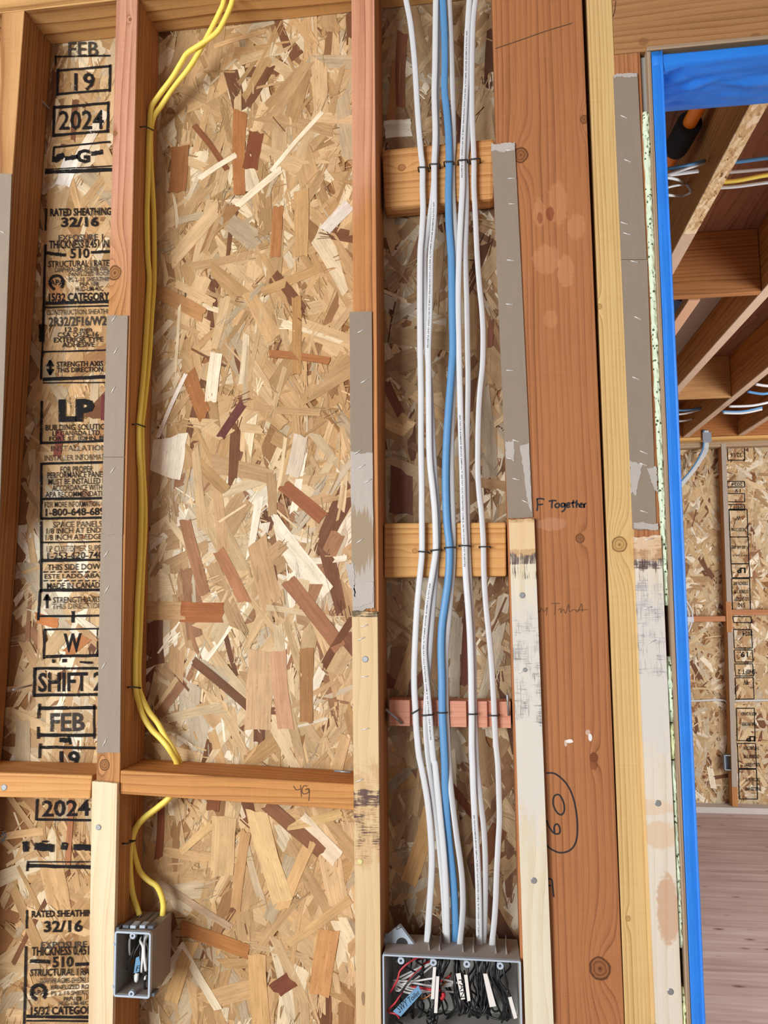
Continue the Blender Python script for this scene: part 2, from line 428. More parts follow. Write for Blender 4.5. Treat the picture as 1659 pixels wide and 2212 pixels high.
# single flakes one can pick out: centre px, length px, width px, angle (deg, image), colour
NOTE = [(385, 365, 112, 42, 88, (158, 104, 62)), (518, 330, 200, 31, 90, (170, 112, 66)), (547, 325, 90, 38, 80, (128, 74, 46)), (455, 318, 140, 13, -55, (132, 82, 50)),
 (424, 852, 112, 34, -68, (158, 104, 60)), (500, 908, 92, 19, 55, (104, 60, 52)), (640, 724, 178, 22, 90, (178, 134, 84)), (645, 772, 140, 17, -10, (164, 108, 64)),
 (655, 1084, 118, 30, -40, (148, 92, 62)), (640, 985, 92, 34, 78, (206, 188, 164)), (420, 1202, 170, 26, -74, (158, 112, 80)), (358, 1320, 92, 42, 0, (196, 156, 110)),
 (436, 1322, 98, 44, -2, (156, 96, 56)), (484, 1484, 178, 20, -38, (112, 76, 54)), (500, 1244, 130, 27, -62, (170, 118, 82)), (678, 1326, 184, 36, -52, (156, 108, 78)),
 (730, 1388, 118, 17, 58, (108, 70, 48)), (662, 1480, 154, 31, 90, (160, 116, 74)), (560, 1490, 168, 62, 88, (198, 162, 122)), (609, 1490, 165, 38, -84, (196, 150, 116)),
 (362, 984, 88, 76, 82, (238, 224, 200)), (461, 815, 112, 30, 84, (234, 214, 184)), (383, 724, 170, 8, 87, (230, 206, 166)), (371, 876, 156, 10, 66, (236, 222, 204)),
 (420, 634, 108, 20, -30, (206, 170, 124)), (376, 650, 160, 34, -28, (180, 132, 84)), (641, 306, 178, 10, 48, (238, 220, 188)), (728, 470, 82, 30, 45, (220, 208, 192)),
 (598, 500, 120, 26, 87, (172, 116, 70)), (650, 482, 156, 36, 90, (196, 154, 104)), (560, 405, 130, 16, 38, (234, 214, 180)), (470, 360, 100, 14, 30, (236, 216, 184)),
 (464, 2030, 152, 28, -16, (168, 112, 62)), (345, 1790, 122, 17, 88, (126, 70, 44)), (420, 1954, 182, 15, -28, (172, 142, 112)), (482, 1830, 122, 52, 88, (202, 166, 118)),
 (612, 2128, 44, 32, 35, (118, 68, 48)), (635, 1788, 152, 32, -38, (134, 90, 62)), (680, 1770, 122, 20, 14, (206, 170, 116)), (690, 1812, 110, 36, -45, (222, 200, 168)),
 (640, 1890, 150, 26, 66, (206, 164, 112)), (582, 1850, 190, 44, -72, (216, 180, 128)), (690, 1990, 160, 20, 36, (200, 162, 112)), (700, 2080, 130, 44, 80, (196, 144, 92)),
 (560, 2140, 140, 40, -86, (200, 158, 106)), (460, 1740, 24, 30, 85, (132, 80, 50)), (425, 1810, 90, 16, 40, (206, 168, 116)), (430, 2110, 150, 18, -56, (226, 206, 172)),
 (392, 2100, 130, 30, 70, (206, 164, 108)), (735, 1640, 100, 24, 76, (200, 164, 118)), (520, 1880, 160, 24, 82, (190, 146, 98)),
 (866, 1063, 92, 52, 88, (116, 76, 62)), (860, 278, 60, 42, 0, (232, 222, 202)), (868, 150, 180, 24, 88, (132, 86, 62)), (850, 200, 150, 22, 84, (168, 120, 78)),
 (1008, 1380, 190, 18, 86, (108, 64, 50)), (985, 1420, 160, 22, 87, (196, 182, 160)), (850, 860, 80, 18, -66, (126, 80, 62)), (930, 880, 100, 22, -40, (190, 154, 112)), (1060, 720, 60, 12, 86, (118, 76, 58)),
 (880, 1440, 110, 28, 70, (190, 156, 112)), (900, 1480, 90, 14, 60, (122, 76, 56)), (1000, 1730, 120, 16, -52, (118, 70, 46)), (945, 1400, 130, 30, 80, (176, 140, 104)), (905, 1830, 150, 34, 72, (196, 152, 100)), (1055, 1830, 90, 34, 58, (120, 76, 50)),
 (145, 372, 70, 40, 72, (232, 222, 208)), (195, 300, 150, 26, 60, (226, 206, 180)), (118, 625, 70, 26, -62, (176, 122, 78)), (126, 960, 60, 18, 84, (132, 70, 56)), (222, 880, 60, 8, 90, (112, 52, 50)), (150, 1790, 150, 14, 88, (168, 112, 76)), (100, 1340, 56, 22, -14, (188, 120, 70)), (165, 1395, 60, 26, 40, (176, 116, 70))]
rn = random.Random(5)
for i, (px, py, L, Wd, ang, c) in enumerate(NOTE):
    T = Strands(); p = P(px, py, SH)
    T.add(p.x, p.z, L*MM*1.05, Wd*MM*1.05, math.radians(ang), SH-0.0001-0.00004*i*0.1, (c[0], c[1]*1.015, c[2]*1.02), rn, 0.0014, 0.0, 0.3)
    T.build('strand', M_STRAND, wall_front)

# ---------------------------------------------------------------- printing
_tc = {}
def glyphs(text, bold=0.0):
    key = (text, bold)
    if key not in _tc:
        cu = bpy.data.curves.new('txt', 'FONT'); cu.body = text; cu.offset = bold; cu.resolution_u = 2
        ob = bpy.data.objects.new('txt', cu); COL.objects.link(ob)
        dg = bpy.context.evaluated_depsgraph_get(); dg.update()
        me = bpy.data.meshes.new_from_object(ob.evaluated_get(dg))
        vs = [v.co.copy() for v in me.vertices]; fs = [tuple(f.vertices) for f in me.polygons]
        bpy.data.objects.remove(ob); bpy.data.meshes.remove(me); bpy.data.curves.remove(cu)
        x0, x1 = min(v.x for v in vs), max(v.x for v in vs); y0, y1 = min(v.y for v in vs), max(v.y for v in vs)
        _tc[key] = ([((v.x-x0)/(x1-x0), (v.y-y0)/(y1-y0)) for v in vs], fs)
    return _tc[key]
def flat_text(text, corners, mat, parent, bold=0.02, name='printed_text', off=0.0):
    """corners: world points TL, TR, BR, BL"""
    vs, fs = glyphs(text, bold)
    TL, TR, BR, BL = corners
    out = []
    for u, v in vs:
        p = BL.lerp(BR, u).lerp(TL.lerp(TR, u), v); out.append(p)
    me = pymesh(name, out, fs)
    o = link(name, me, mat); rebase(o)
    return adopt(o, parent)
YI = SH-0.0012        # ink lies on the strands
def stamp(text, x0, y0, x1, y1, mat=None, bold=0.02, slope=0.02):
    bold = bold*.7+(.012 if y1-y0 > 14 else .0)
    d = (x1-x0)*slope
    flat_text(text, [P(x0, y0+d/2, YI), P(x1, y0-d/2, YI), P(x1, y1-d/2, YI), P(x0, y1+d/2, YI)], mat or M_INK, wall_front, bold)
ri = random.Random(3)
class Ink:
    def __init__(s): s.v = []; s.f = []
    def bar(s, x0, y0, x1, y1, w, Y=YI, n=7):
        a, b = P(x0, y0, Y), P(x1, y1, Y); d = (b-a); d.normalize(); q = Vector((-d.z, 0, d.x))*(w*MM/2)
        k = len(s.v)
        for i in range(n+1):
            p = a.lerp(b, i/n); j = 1+ri.uniform(-.22, .22)
            s.v += [p+q*j, p-q*(1+ri.uniform(-.22, .22))]
        for i in range(n): s.f.append((k+2*i, k+2*i+2, k+2*i+3, k+2*i+1))
    def box(s, x0, y0, x1, y1, w, sl=-0.08):
        d = (x1-x0)*sl
        s.bar(x0, y0, x1, y0+d, w); s.bar(x0, y1, x1, y1+d, w); s.bar(x0, y0-4, x0-2, y1+4, w); s.bar(x1, y0+d-4, x1-2, y1+d+4, w)
    def build(s, name, mat, parent):
        return adopt(rebase(link(name, pymesh(name, s.v, s.f), mat)), parent)
k1 = Ink()
k1.box(125, 152, 238, 203, 6); k1.box(117, 232, 234, 292, 7); k1.bar(115, 318, 238, 306, 5); k1.bar(116, 318, 114, 350, 6)
k1.bar(97, 372, 245, 366, 10); k1.bar(97, 366, 245, 358, 3); k1.bar(118, 122, 238, 120, 4); k1.bar(120, 120, 120, 140, 4)
k1.bar(116, 346, 138, 334, 16); k1.bar(140, 343, 168, 338, 12); k1.bar(196, 332, 222, 328, 12)      # smeared row
k1.bar(100, 450, 98, 498, 5); k1.bar(98, 528, 92, 740, 6); k1.bar(92, 740, 88, 820, 5)
k1.bar(97, 546, 142, 551, 8); k1.bar(196, 545, 238, 543, 7)
k1.bar(98, 655, 238, 651, 8); k1.bar(97, 664, 238, 660, 4); k1.bar(90, 700, 90, 738, 14)
k1.bar(92, 760, 236, 756, 4); k1.bar(92, 819, 232, 814, 9); k1.bar(92, 827, 232, 826, 3)
k1.bar(90, 866, 88, 960, 6); k1.bar(88, 957, 232, 952, 6); k1.bar(90, 1002, 230, 998, 6); k1.bar(89, 1000, 88, 1280, 6)
k1.bar(90, 1078, 228, 1076, 6); k1.bar(88, 1120, 228, 1118, 6); k1.bar(88, 1172, 226, 1170, 4); k1.bar(88, 1211, 226, 1209, 7)
for i in range(9): k1.bar(93+i*15, 1236, 103+i*15, 1235, 3); k1.bar(93+i*15, 1255, 103+i*15, 1254, 3)
k1.bar(85, 1275, 224, 1274, 7); k1.bar(86, 1276, 82, 1340, 6); k1.bar(86, 1331, 222, 1330, 5)
k1.bar(96, 1358, 94, 1424, 6); k1.bar(96, 1360, 218, 1358, 4); k1.bar(94, 1418, 220, 1416, 7); k1.bar(210, 1360, 210, 1418, 3)
k1.bar(158, 1320, 157, 1345, 8); k1.bar(76, 1444, 222, 1444, 6); k1.bar(74, 1502, 216, 1500, 7); k1.bar(75, 1442, 73, 1506, 7)
k1.bar(112, 1428, 118, 1428, 8); k1.bar(134, 1427, 144, 1427, 8); k1.bar(172, 1430, 200, 1432, 5)
k1.bar(84, 1530, 208, 1529, 8); k1.bar(85, 1520, 82, 1552, 6); k1.bar(82, 1588, 206, 1588, 8); k1.bar(82, 1570, 82, 1596, 6); k1.bar(203, 1522, 203, 1596, 5)
k1.bar(86, 1614, 206, 1616, 7); k1.bar(86, 1606, 85, 1638, 6); k1.bar(128, 1598, 152, 1600, 10); k1.bar(148, 1590, 152, 1608, 6)
k1.bar(80, 1726, 78, 1772, 6); k1.bar(78, 1770, 196, 1772, 6)
k1.bar(54, 1818, 55, 1840, 14); k1.bar(74, 1828, 116, 1832, 16); k1.bar(132, 1826, 146, 1830, 16); k1.bar(158, 1829, 196, 1832, 13); k1.bar(90, 1818, 104, 1818, 4)
k1.bar(60, 1870, 196, 1874, 8); k1.bar(62, 1862, 196, 1862, 3); k1.bar(60, 1860, 58, 1882, 6)
k1.bar(58, 1966, 57, 2006, 5); k1.bar(56, 2044, 52, 2212, 6); k1.bar(64, 2076, 108, 2078, 8); k1.bar(162, 2084, 196, 2082, 7)
k1.bar(56, 2196, 196, 2198, 7); k1.bar(56, 2205, 196, 2206, 4)
k1.build('printed_frame', M_INK, wall_front)
F_ = M_INKF
for a in [("FEB", 147, 90, 212, 122, F_, .0), ("19", 160, 157, 204, 196, None, .0), ("2024", 127, 238, 224, 280, None, .0), ("G", 164, 322, 194, 352, None, .05),
 ("RATED SHEATHING", 108, 449, 240, 466, None, .03), ("32/16", 132, 468, 213, 490, None, .03), ("EXPOSURE 1", 126, 506, 222, 519, F_, .02), ("THICKNESS 0.451 IN.", 106, 518, 238, 536, None, .015),
 ("510", 151, 536, 193, 558, None, .02), ("STRUCTURAL I RATED", 104, 562, 246, 576, None, .02), ("DIAPHRAGMS-SHEAR WALLS", 118, 576, 246, 587, F_, .02), ("PANELIZED ROOF", 148, 587, 236, 596, F_, .02),
 ("PS 2-18 SHEATHING", 148, 598, 248, 608, F_, .02), ("PRP-108", 172, 609, 212, 618, None, .02), ("HUD-UM-40C", 162, 618, 222, 629, None, .02), ("15/32 CATEGORY", 105, 632, 236, 650, None, .03),
 ("CONSTRUCTION SHEATHING", 100, 668, 250, 679, F_, .01), ("2R32/2F16/W24", 105, 683, 240, 704, F_, .02), ("12.0 mm", 140, 706, 198, 717, None, .02), ("CSA O325-16", 124, 717, 212, 728, None, .02),
 ("EXTERIOR TYPE", 116, 728, 222, 739, None, .025), ("ADHESIVE", 134, 739, 204, 750, None, .02), ("STRENGTH AXIS", 122, 780, 222, 792, None, .03), ("THIS DIRECTION", 122, 793, 222, 804, None, .03),
 ("LP", 126, 862, 204, 911, None, .06), ("BUILDING SOLUTIONS", 98, 916, 246, 929, None, .02), ("LP CANADA LTD.", 113, 930, 218, 941, None, .02), ("FORT ST. JOHN, BC", 106, 942, 232, 954, None, .025),
 ("INSTALLATION", 110, 962, 230, 974, F_, .0), ("INSTALLER INFORMATION", 96, 982, 250, 994, F_, .0),
 ("FOR PROPER", 130, 1007, 200, 1020, None, .01), ("PERFORMANCE PANELS", 102, 1019, 232, 1032, None, .015), ("MUST BE INSTALLED IN", 104, 1033, 232, 1046, None, .015), ("ACCORDANCE WITH", 112, 1047, 220, 1060, None, .015),
 ("APA RECOMMENDATIONS", 98, 1061, 246, 1073, None, .01), ("FOR MORE INFORMATION CALL", 96, 1083, 242, 1095, None, .01), ("1-800-648-6893", 98, 1097, 236, 1114, None, .015),
 ("SPACE PANELS", 114, 1126, 220, 1139, F_, .01), ("1/8 INCH AT ENDS", 100, 1140, 224, 1152, None, .01), ("1/8 INCH AT EDGES", 98, 1154, 226, 1166, None, .01), ("LP CUSTOMER SUPPORT", 100, 1178, 246, 1191, F_, .0), ("1-253-620-7400", 102, 1192, 232, 1207, None, .0),
 ("THIS SIDE DOWN", 102, 1218, 228, 1231, None, .015), ("ESTE LADO ABAJO", 96, 1239, 232, 1252, None, .015), ("MADE IN CANADA", 101, 1258, 226, 1271, None, .02), ("STRENGTH AXIS", 114, 1289, 216, 1302, None, .015), ("THIS DIRECTION", 112, 1303, 222, 1315, F_, .0),
 ("W", 137, 1368, 176, 1409, None, .03), ("SHIFT 2", 82, 1452, 222, 1494, None, .015), ("FEB", 108, 1540, 182, 1580, F_, .02), ("19", 128, 1622, 172, 1660, None, .02), ("2024", 90, 1728, 194, 1764, None, .01),
 ("RATED SHEATHING", 68, 1966, 212, 1981, None, .03), ("32/16", 94, 1988, 178, 2014, None, .03), ("EXPOSURE 1", 88, 2034, 200, 2048, F_, .02), ("THICKNESS 0.451 IN.", 68, 2044, 220, 2064, None, .015), ("510", 113, 2066, 158, 2090, None, .02),
 ("STRUCTURAL I RATED", 65, 2092, 222, 2108, None, .02), ("DIAPHRAGMS-SHEAR WALLS", 86, 2112, 222, 2124, F_, .02), ("PANELIZED ROOF", 110, 2127, 208, 2137, None, .02), ("PS 2-18 SHEATHING", 110, 2140, 222, 2150, F_, .02), ("PRP-108", 137, 2153, 176, 2163, None, .03), ("HUD-UM-40C", 126, 2163, 190, 2172, F_, .03), ("15/32 CATEGORY", 66, 2174, 212, 2192, None, .03)]:
    stamp(*a)
def arrow(x, y0, y1, up=True, both=False):
    k = Ink(); k.bar(x, y0, x, y1, 6)
    for (yy, s) in ([(y0, 1), (y1, -1)] if both else [(y0, 1)]):
        for dx in (-7, -4, 0, 4, 7): k.bar(x, yy-4*s, x+dx, yy+9*s, 4)
    k.build('printed_arrow', M_INK, wall_front)
arrow(108, 782, 806, both=True); arrow(101, 1288, 1314)
def ring(cx, cy, r, w):
    k = Ink(); n = 14
    for i in range(n):
        if i in (2, 3): continue
        a, b = 2*math.pi*i/n, 2*math.pi*(i+1)/n
        k.bar(cx+r*math.cos(a), cy+r*math.sin(a), cx+r*math.cos(b), cy+r*math.sin(b), w, n=1)
    k.build('printed_seal', M_INK, wall_front)
ring(122, 610, 15, 7); stamp("APA", 108, 604, 138, 616, M_INK, .02); ring(83, 2144, 16, 8); stamp("APA", 68, 2139, 98, 2150, M_INK, .02)

# ---------------------------------------------------------------- framing lumber
ORG, ORGD = C(192, 134, 84), C(128, 82, 44)
TOPZ = CAMZ+1.012
def at(px, py, Y=0.0):
    p = P(px, py, Y); return p.z, p.x
def kn(px, py, r, Y=0.0): z, x = at(px, py, Y); return (z, x, r*MM)
def sp(px, py, rl, ra, c, s, Y=0.0): z, x = at(px, py, Y); return (z, x, rl*MM, ra*MM, c, s)
zedge = P(780, 480, 0).z
PINK, PINKD = C(206, 154, 124), C(158, 104, 80)
w_s0 = wood('fir_stud_brown', C(176, 124, 76), C(118, 76, 40), 0.010, -0.70, 0.30, 0.010, 2.0, knots=[kn(40, 840, 7), kn(38, 980, 6), kn(20, 1150, 4), kn(62, 280, 4)], tint=(P(30, 430, 0).z, 0.3, C(206, 160, 106), C(158, 110, 66)))
w_sA = wood('fir_stud_pink', ORG, ORGD, 0.0075, -0.50, 0.20, 0.006, 3.0, knots=[kn(248, 590, 16), kn(226, 1652, 11), kn(249, 288, 5), kn(281, 42, 4)], tint=(zedge, 0.25, PINK, PINKD))
w_sM = wood('fir_stud_red', C(196, 132, 82), C(134, 82, 44), 0.010, -0.30, 0.16, 0.006, 4.0, tint=(P(780, 400, 0).z, 0.1, C(212, 156, 122), C(166, 108, 80)))
w_post = wood('fir_post', C(176, 114, 72), C(122, 72, 42), 0.009, -0.10, 0.03, 0.007, 5.0, contrast=.66,
    knots=[kn(1296, 2092, 20), kn(1253, 1163, 9), kn(1125, 335, 16), kn(1283, 1636, 8), kn(1262, 258, 9)],
    spots=[sp(1205, 440, 52, 22, C(206, 150, 104), .30), sp(1165, 460, 34, 14, C(204, 148, 102), .30), sp(1245, 490, 30, 20, C(206, 150, 106), .30), sp(1180, 560, 34, 30, C(206, 152, 108), .30), sp(1222, 585, 40, 18, C(208, 154, 110), .30),
           sp(1188, 462, 18, 9, C(120, 54, 34), .7), sp(1166, 470, 14, 6, C(124, 58, 36), .6), sp(1190, 1132, 14, 34, C(206, 158, 128), .25), sp(1283, 1644, 20, 8, C(110, 52, 26), .6),
           sp(1230, 1601, 4, 8, C(236, 232, 226), .95), sp(1222, 1606, 7, 3, C(226, 214, 200), .6), sp(1275, 1592, 8, 4, C(232, 230, 228), .9), sp(1270, 1582, 6, 5, C(220, 206, 194), .5), sp(1190, 690, 20, 16, C(206, 150, 106), .25)])
w_yel = wood('pine_stud_yellow', C(216, 180, 124), C(176, 130, 76), 0.0062, -0.25, 0.10, 0.004, 6.0, knots=[kn(1338, 1176, 15), kn(1294, 662, 6), kn(1356, 1984, 5)], contrast=.8, blotch=.35)
w_trim = wood('fir_trimmer', C(182, 122, 80), C(140, 84, 50), 0.006, 0.5, 0.2, 0.005, 7.0)
w_head = wood('fir_header', C(172, 124, 82), C(134, 90, 54), 0.010, CAMZ+1.3, 0.15, 0.012, 8.0, spots=[(P(1390, 90).x, P(1390, 90).z, .009, .007, C(128, 86, 54), .6), (P(1632, 80).x, P(1632, 80).z, .009, .007, C(128, 86, 54), .6)])
w_plate = wood('fir_plate', C(214, 166, 108), C(146, 98, 54), 0.012, CAMZ+1.25, 0.18, 0.010, 9.0)
w_b4 = wood('fir_block', C(202, 140, 82), C(150, 96, 50), 0.010, CAMZ-.6, 0.2, 0.010, 10.0)
w_bL = wood('pine_block', C(212, 156, 98), C(178, 116, 66), 0.009, CAMZ-.45, 0.06, 0.020, 11.0)
w_k1 = wood('fir_flat_block', C(206, 152, 96), C(164, 106, 60), 0.010, CAMZ+.4, 0.15, 0.008, 12.0, knots=[(P(868, 362, .051).x, P(868, 362, .051).z, .006)])
w_k2 = wood('fir_flat_block_pale', C(212, 160, 100), C(178, 120, 68), 0.012, CAMZ-.1, 0.10, 0.010, 13.0, knots=[(P(896, 1190, .051).x, P(896, 1190, .051).z, .004)])
w_k3 = wood('fir_notched_block', C(212, 150, 126), C(186, 116, 92), 0.006, CAMZ-.4, 0.2, 0.005, 14.0, contrast=.6)
w_k3t = wood('fir_notch_wood', C(170, 106, 80), C(140, 80, 58), 0.006, CAMZ-.4, 0.2, 0.005, 15.0)

FIX = {}
def stud(key, name, L, R, mat, label, z1=TOPZ, Y0=0.0, Y1=SH, cat='stud'):
    o = upright(name, L, R, 0.0, z1, Y0, Y1, mat); tag(o, label, cat); FIX[key] = o; return o
xl = edge((47, 100), (27, 371), 0.0)
stud('s0', 'wall_stud', [(-1, 100), (-20, 371)], [(47, 100), (27, 371)], w_s0, 'brown fir stud cut by the left edge of the picture')
stud('sA', 'wall_stud', [(251, 0), (209, 1628)], [(297, 0), (260, 1628)], w_sA, 'pink topped stud right of the black printed column')
stud('sM', 'wall_stud', [(759, 0), (770, 2212)], [(809, 0), (823.5, 2000)], w_sM, 'pink and orange stud between wide panel and white cables')
stud('post', 'wood_post', [(1063, 0), (1128, 2212)], [(1257.6, 0), (1349, 2212)], w_post, 'wide reddish wooden post with black handwriting', cat='post')
stud('yel', 'wall_stud', [(1268, 0), (1350.5, 2212)], [(1322, 0), (1416.5, 2212)], w_yel, 'pale yellow pine stud right of the wide handwritten post', Y0=0.0)
HZ = P(1400, 110, 0).z
stud('trim', 'wall_stud', [(1325, 115), (1415.5, 2212)], [(1383, 116), (1476, 2212)], w_trim, 'reddish trimmer stud under the header beside blue taped doorway', z1=HZ-0.0005, cat='stud')
plate = box('top_plate', -1.05, 0.0, 0.0, SH, TOPZ+0.0005, TOPZ+0.0775, w_plate, 'x'); tag(plate, 'orange top plate board across the stud tops', 'plate')
xH = P(1325, 60, 0).x
head = box('door_header', xH, 1.6, 0.0, SH, HZ, HZ+0.24, w_head, 'x'); tag(head, 'wide brown header beam above the blue taped doorway', 'beam')

# nails / staples as parts
def sweep(pts, hw, ht, ax=None, n=8, cap=True, sq=1.0):
    """tube along pts (Vectors); ax = direction the half width hw follows"""
    v, f, fr = [], [], []
    N = len(pts)
    up = None
    for i, p in enumerate(pts):
        t = (pts[min(i+1, N-1)]-pts[max(i-1, 0)])
        if t.length < 1e-9: t = Vector((0, 0, 1))
        t.normalize()
        if ax is None:
            if up is None:
                up = Vector((1, 0, 0)) if abs(t.x) < .8 else Vector((0, 0, 1))
            wv = (up - t*up.dot(t)).normalized(); up = wv
        else:
            a = ax(i/(N-1)) if callable(ax) else ax
            wv = (a - t*a.dot(t)).normalized()
        nv = t.cross(wv).normalized()
        fr.append((p, wv, nv, t))
        for k in range(n):
            q = 2*math.pi*k/n; c, s = math.cos(q), math.sin(q)
            c = math.copysign(abs(c)**sq, c); s = math.copysign(abs(s)**sq, s)
            v.append(p+wv*(hw*c)+nv*(ht*s))
    for i in range(N-1):
        for k in range(n):
            j = (k+1) % n
            f.append((i*n+k, i*n+j, (i+1)*n+j, (i+1)*n+k))
    if cap: f.append(tuple(reversed(range(n)))); f.append(tuple((N-1)*n+k for k in range(n)))
    return v, f, fr
def smooth_path(pts, sub=6):
    out = []; N = len(pts)
    for i in range(N-1):
        p0, p1, p2, p3 = pts[max(i-1, 0)], pts[i], pts[i+1], pts[min(i+2, N-1)]
        for k in range(sub):
            t = k/sub; t2, t3 = t*t, t*t*t
            out.append(0.5*((2*p1)+(p2-p0)*t+(2*p0-5*p1+4*p2-p3)*t2+(3*p1-p0-3*p2+p3)*t3))
    out.append(pts[-1]); return out
def tube(name, pts, hw, ht, mat, ax=None, sub=6, n=8, parent=None, sq=1.0, kind=None):
    pp = smooth_path(pts, sub) if sub > 1 else pts
    v, f, fr = sweep(pp, hw, ht, ax, n, True, sq)
    o = rebase(link(name, pymesh(name, v, f, True), mat, None, kind))
    if parent: adopt(o, parent)
    o_fr = fr
    return o, o_fr
_stap = None
def staple(px, py, ang, parent, Y, L=16):
    """small paper staple, crown on the surface"""
    p = P(px, py, Y-0.0006); d = Vector((math.cos(math.radians(ang)), 0, math.sin(math.radians(ang))))*(L*MM/2)
    yv = Vector((0, 0.0008, 0))
    o, _ = tube('staple', [p-d+yv, p-d, p+d, p+d+yv], 0.0009, 0.0006, M_STEEL, None, 1, 5, parent); return o
def nail(px, py, r, parent, Y, mat=None):
    p = P(px, py, Y); v, f = [], []
    n = 12
    for (rr, dy) in ((1.0, 0.0004), (1.0, -0.0006), (0.8, -0.0011)):
        for k in range(n):
            q = 2*math.pi*k/n; v.append((p.x+r*MM*rr*math.cos(q), p.y+dy, p.z+r*MM*rr*math.sin(q)))
    for a in (0, 1):
        for k in range(n): f.append((a*n+k, a*n+(k+1) % n, (a+1)*n+(k+1) % n, (a+1)*n+k))
    f.append(tuple(2*n+k for k in range(n)))
    o = rebase(link('nail', pymesh('nail', v, f), mat or M_NAIL)); return adopt(o, parent)
def stroke(pts, Y, w, mat, parent, name='handwriting', sub=5):
    pp = [P(x, y, Y-0.0003) for x, y in pts]
    o, _ = tube(name, pp, w*MM/2, 0.00022, mat, lambda t: Vector((1, 0, 0.35)), sub, 6, parent)
    return o
def strokes(lst, Y, w, mat, parent, name='handwriting'):
    V, Fc = [], []
    for pts in lst:
        pp = smooth_path([P(x, y, Y-0.0003) for x, y in pts], 5)
        q = []
        b = len(V)
        for i, p in enumerate(pp):
            t = pp[min(i+1, len(pp)-1)]-pp[max(i-1, 0)]; t.normalize()
            s = Vector((-t.z, 0, t.x))*(w*MM/2); V += [p+s, p-s]
        for i in range(len(pp)-1): Fc.append((b+2*i, b+2*i+2, b+2*i+3, b+2*i+1))
    o = rebase(link(name, pymesh(name, V, Fc), mat)); return adopt(o, parent)

# horizontal blocks
def blk(key, name, q, Y0, Y1, mat, label, bevel=0.002):
    o = prism(name, q, Y0, Y1, mat, 'x', bevel); tag(o, label, 'block'); FIX[key] = o; return o
sA_r = edge((297, 0), (260, 1628), 0); sM_l = edge((759, 0), (770, 2212), 0); sA_l = edge((251, 0), (209, 1628), 0); s0_r = xl
q = quad((262, 1664), (763, 1694), (763, 1750), (258, 1715))
zt0, zt1, zb1, zb0 = q[0][1], q[1][1], q[2][1], q[3][1]
blk('b4', 'wood_block', [(sA_r(zt0)+.0008, zt0), (sM_l(zt1)-.0008, zt1), (sM_l(zb1)-.0008, zb1), (sA_r(zb0)+.0008, zb0)], -0.001, SH-0.0025, w_b4, 'orange horizontal block marked in pencil, pierced by yellow cables')
q = quad((0, 1668), (200, 1675), (195, 1726), (0, 1722))
blk('bL', 'wood_block', [(s0_r(q[0][1])+.001, q[0][1]), (q[1][0], q[1][1]), (q[2][0], q[2][1]), (s0_r(q[3][1])+.001, q[3][1])], -0.001, SH-0.0025, w_bL, 'pale orange horizontal block across the printed column')
blk('k1', 'wood_block', quad((824, 322), (1069, 297), (1067, 430), (830, 453), Y=.051), .051, SH-0.0025, w_k1, 'upper flat block behind the white and blue cables', 0.006)
blk('k2', 'wood_block', quad((829, 1130), (1093, 1128), (1094, 1245), (829, 1248), Y=.051), .051, SH-0.0025, w_k2, 'middle flat block behind the white and blue cables', 0.003)
# notched small block: outline in (x,y) profile with grooves, extruded in z
def notched():
    zt, zb = P(970, 1514, .05).z, P(970, 1570, .05).z
    gro = [(885, 905), (930, 946), (956, 972), (1007, 1023), (1052, 1066)]
    x0, x1 = P(841, 1540, .05).x, P(1103, 1540, .05).x
    pr = [(x0, .05)]
    for a, b in gro:
        xa, xb = P(a, 1540, .05).x, P(b, 1540, .05).x
        pr += [(xa, .05), (xa+.0008, .057), (xb-.0008, .057), (xb, .05)]
    pr += [(x1, .05), (x1, SH-.0025), (x0, SH-.0025)]
    bm = bmesh.new(); sk = (P(1100, 1540, .05).z-P(842, 1540, .05).z)/(x1-x0)
    sk2 = (P(1100, 1515, .05).z-P(842, 1511, .05).z)/(x1-x0)
    t = [bm.verts.new((x, y, zt+(x-(x0+x1)/2)*sk2)) for x, y in pr]; b = [bm.verts.new((x, y, zb+(x-(x0+x1)/2)*sk2)) for x, y in pr]
    n = len(pr); bm.faces.new(t); bm.faces.new(list(reversed(b)))
    for i in range(n): bm.faces.new([t[i], b[i], b[(i+1) % n], t[(i+1) % n]])
    bmesh.ops.recalc_face_normals(bm, faces=bm.faces); me = bpy.data.meshes.new('wood_block'); bm.to_mesh(me); bm.free(); set_gc(me, 'x')
    o = rebase(link('wood_block', me, w_k3)); tag(o, 'small pink notched block low behind the white and blue cables', 'block'); FIX['k3'] = o
notched()
for a, b, ya, yb in ((833, 868, (1532, .03), (1562, .046)), (1096, 1099, (1500, .03), (1545, .046))):
    tube('nail', [P(a, ya[0], ya[1]), P(b, yb[0], yb[1])], .0020, .0020, M_NAIL, None, 1, 8, FIX['k3'])
tube('nail', [P(722, 1668, .05)+Vector((0, 0, .002)), P(758, 1671, .045)+Vector((0, 0, .002))], .0018, .0018, M_NAIL, None, 1, 8, FIX['b4'])
nail(9, 1701, 7, FIX['bL'], -0.001)
tube('nail', [Px(72, 200, -0.80), P(108, 236, .082)], .0016, .0016, M_NAIL, None, 1, 8, FIX['s0'])
tube('nail', [P(28, 1490, .03), P(68, 1480, .08)], .0016, .0016, M_NAIL, None, 1, 8, FIX['s0'])

